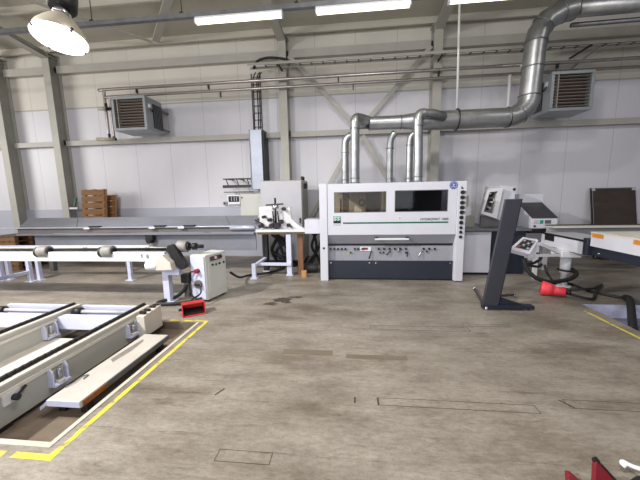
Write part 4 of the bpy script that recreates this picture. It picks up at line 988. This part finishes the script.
MB().tube([(g0.x, g0.y, .07), (3.50, 4.66, .03), (3.75, 4.93, .055), (4.08, 5.30, .02), (4.22, 5.45, .02), (4.12, 5.36, .02), (3.74, 5.06, .06), (3.40, 5.16, .04), (3.34, 5.42, .2), (3.32, 5.5, .35)], .02, 8, 8).build('cable_run', 'rubber', t)
t = thing('trench_cable', 'thick black cable crossing the floor and dropping into the trench', 'cable', (3.9, 4.8, 0))
MB().tube([(3.74, 5.6, .02), (3.76, 5.3, .02), (3.77, 5.08, .02), (3.86, 4.90, .02), (3.98, 4.74, .03)], .02, 8, 8).build('cable_run', 'rubber', t)
MB().tube([(4.0, 4.72, .04), (3.95, 4.60, .06), (3.83, 4.43, .04), (3.68, 4.22, -.05), (3.54, 4.02, -.145)], .045, 10, 8).build('hose_end', 'rubber', t)

t = thing('white_conveyor_box', 'big white box conveyor with orange reflectors at the right edge', 'conveyor', (4.3, 4.0, -.2))
MB().box(3.52, 5.0, 3.2, 4.83, .79, .99).build('body', 'machine', t, bevel=.006)
MB().box(3.515, 5.0, 3.2, 4.84, .99, 1.005).build('top_sheet', 'cream', t, bevel=.003)
MB().box(3.56, 4.9, 3.3, 4.835, .655, .79).build('under_frame', 'navy', t)
for y0, y1 in ((4.60, 4.80), (4.05, 4.14)): MB().box(3.513, 3.52, y0, y1, .93, .985).build('reflector', 'orange', t)
MB().cyl((3.55, 4.70, .70), (3.562, 4.70, .70), .012, 8).build('bolt', 'chrome', t)
for x, yy in ((4.3, 3.4), (4.85, 3.4)): MB().box(x-.05, x+.05, yy-.05, yy+.05, -.2, .655).build('leg', 'white', t)

# ================================================================== NEAR RIGHT CORNER
t = thing('red_stand', 'dark red pointed metal stand with black tip at the bottom right corner', 'stand', (1.43, 1.66, 0))
def fin(p, w, h, lean): return [(p[0]-w/2, p[1], 0), (p[0]+w/2, p[1], 0), (p[0]+lean+.012, p[1]+.02, h), (p[0]+lean-.012, p[1]+.02, h)]
MB().prism(fin((1.385, 1.60), .12, .12, -.04), (0, .03, 0)).build('tall_fin', 'dark_red', t, bevel=.003)
MB().prism(fin((1.225, 1.58), .09, .05, -.03), (0, .03, 0)).build('short_fin', 'dark_red', t, bevel=.003)
MB().bar((1.35, 1.625, .11), (1.335, 1.64, .13), .022, .022).build('black_tip', 'black', t)
MB().bar((1.36, 1.62, .11), (1.46, 1.60, .0), .012, .010).build('black_edge', 'black', t)
MB().box(1.18, 1.5, 1.5, 1.60, 0, .012).build('base_plate', 'dark_red', t)
t = thing('tool_bundle', 'black and yellow tool with a white hose in the bottom right corner', 'tool', (1.62, 1.62, 0))
MB().tube([(1.56, 1.70, .03), (1.553, 1.72, .035), (1.565, 1.725, .04), (1.585, 1.70, .04), (1.62, 1.67, .05), (1.72, 1.67, .05)], .012, 10, 8).build('white_hose', 'white', t)
MB().hexa([(1.50, 1.55, 0), (1.70, 1.55, 0), (1.70, 1.645, 0), (1.53, 1.645, 0), (1.52, 1.56, .035), (1.70, 1.56, .035), (1.70, 1.64, .04), (1.56, 1.64, .04)]).build('tool_body', 'black', t, bevel=.006)
MB().hexa([(1.55, 1.555, .035), (1.66, 1.555, .035), (1.66, 1.62, .035), (1.57, 1.62, .035), (1.555, 1.56, .05), (1.66, 1.56, .05), (1.66, 1.615, .05), (1.575, 1.615, .05)]).build('yellow_pouch', 'yellowbag', t, bevel=.006)

# ================================================================== LIGHT
w = bpy.data.worlds.new('hall_light'); scene.world = w; w.use_nodes = True
bg = w.node_tree.nodes['Background']; bg.inputs[0].default_value = (.90, .93, 1.0, 1); bg.inputs[1].default_value = .27
def area(name, loc, target, sx, sy, power, col):
    L = bpy.data.lights.new(name, 'AREA'); L.shape = 'RECTANGLE'; L.size = sx; L.size_y = sy; L.energy = power; L.color = col
    o = bpy.data.objects.new(name, L); C.objects.link(o); o.location = loc
    o.rotation_euler = (Vector(target)-Vector(loc)).to_track_quat('-Z', 'Y').to_euler()
    return o
for x, e_ in ((.6, 200), (6, 90)): area('roof_fill', (x, 2.0, 5.6), (x, 3.0, 0), .9, .5, e_, (1, .96, .90))  # unseen area lights added under the roof to brighten the hall
K = bpy.data.lights.new('key_lamp', 'SPOT'); K.energy = 3700; K.spot_size = 1.75; K.spot_blend = .6; K.shadow_soft_size = .14; K.color = (1, .97, .92)
ko = bpy.data.objects.new('key_lamp', K); C.objects.link(ko); ko.location = (-6.4, 1.0, 5.5); ko.rotation_euler = (Vector((-3.0, 2.6, 0))-ko.location).to_track_quat('-Z', 'Y').to_euler()
area('side_daylight', (-13.5, 2.4, 3.4), (-2, 3.6, .2), 4, 2.2, 700, (1, .96, .90))
area('front_fill', (-1, -6.2, 2.6), (0, 6, 1.8), 9, 3.6, 520, (.90, .93, 1))  # unseen wide fill behind the camera, added to light the back wall
area('high_window', (-6, -4.5, 5.0), (-4.5, 5, .5), 1.2, .5, 420, (1, .97, .92))
P = bpy.data.lights.new('high_bay', 'SPOT'); P.energy = 120; P.spot_size = 2.4; P.shadow_soft_size = .2; P.color = (1, .98, 1)
o = bpy.data.objects.new('high_bay', P); C.objects.link(o); o.location = LC-ax*.03; o.rotation_euler = (-ax).to_track_quat('-Z', 'Y').to_euler()

# ================================================================== CAMERA
f = 302.9; pitch, yaw, roll = (math.radians(v) for v in (8.24, -6.04, -1.10))
fwd = Vector((math.sin(yaw)*math.cos(pitch), math.cos(yaw)*math.cos(pitch), -math.sin(pitch)))
right = Vector((math.cos(yaw), -math.sin(yaw), 0)); up = right.cross(fwd)
r2 = right*math.cos(roll)+up*math.sin(roll); u2 = -right*math.sin(roll)+up*math.cos(roll)
cam = bpy.data.cameras.new('camera'); co = bpy.data.objects.new('camera', cam); C.objects.link(co)
cam.sensor_width = 36; cam.lens = 36*f/640; cam.clip_start = .05
mw = Matrix((r2, u2, -fwd)).transposed().to_4x4(); mw.translation = (0, 0, 1.6); co.matrix_world = mw
scene.camera = co
scene.view_settings.view_transform = 'Standard'
scene.view_settings.look = 'None'
scene.view_settings.exposure = -0.50
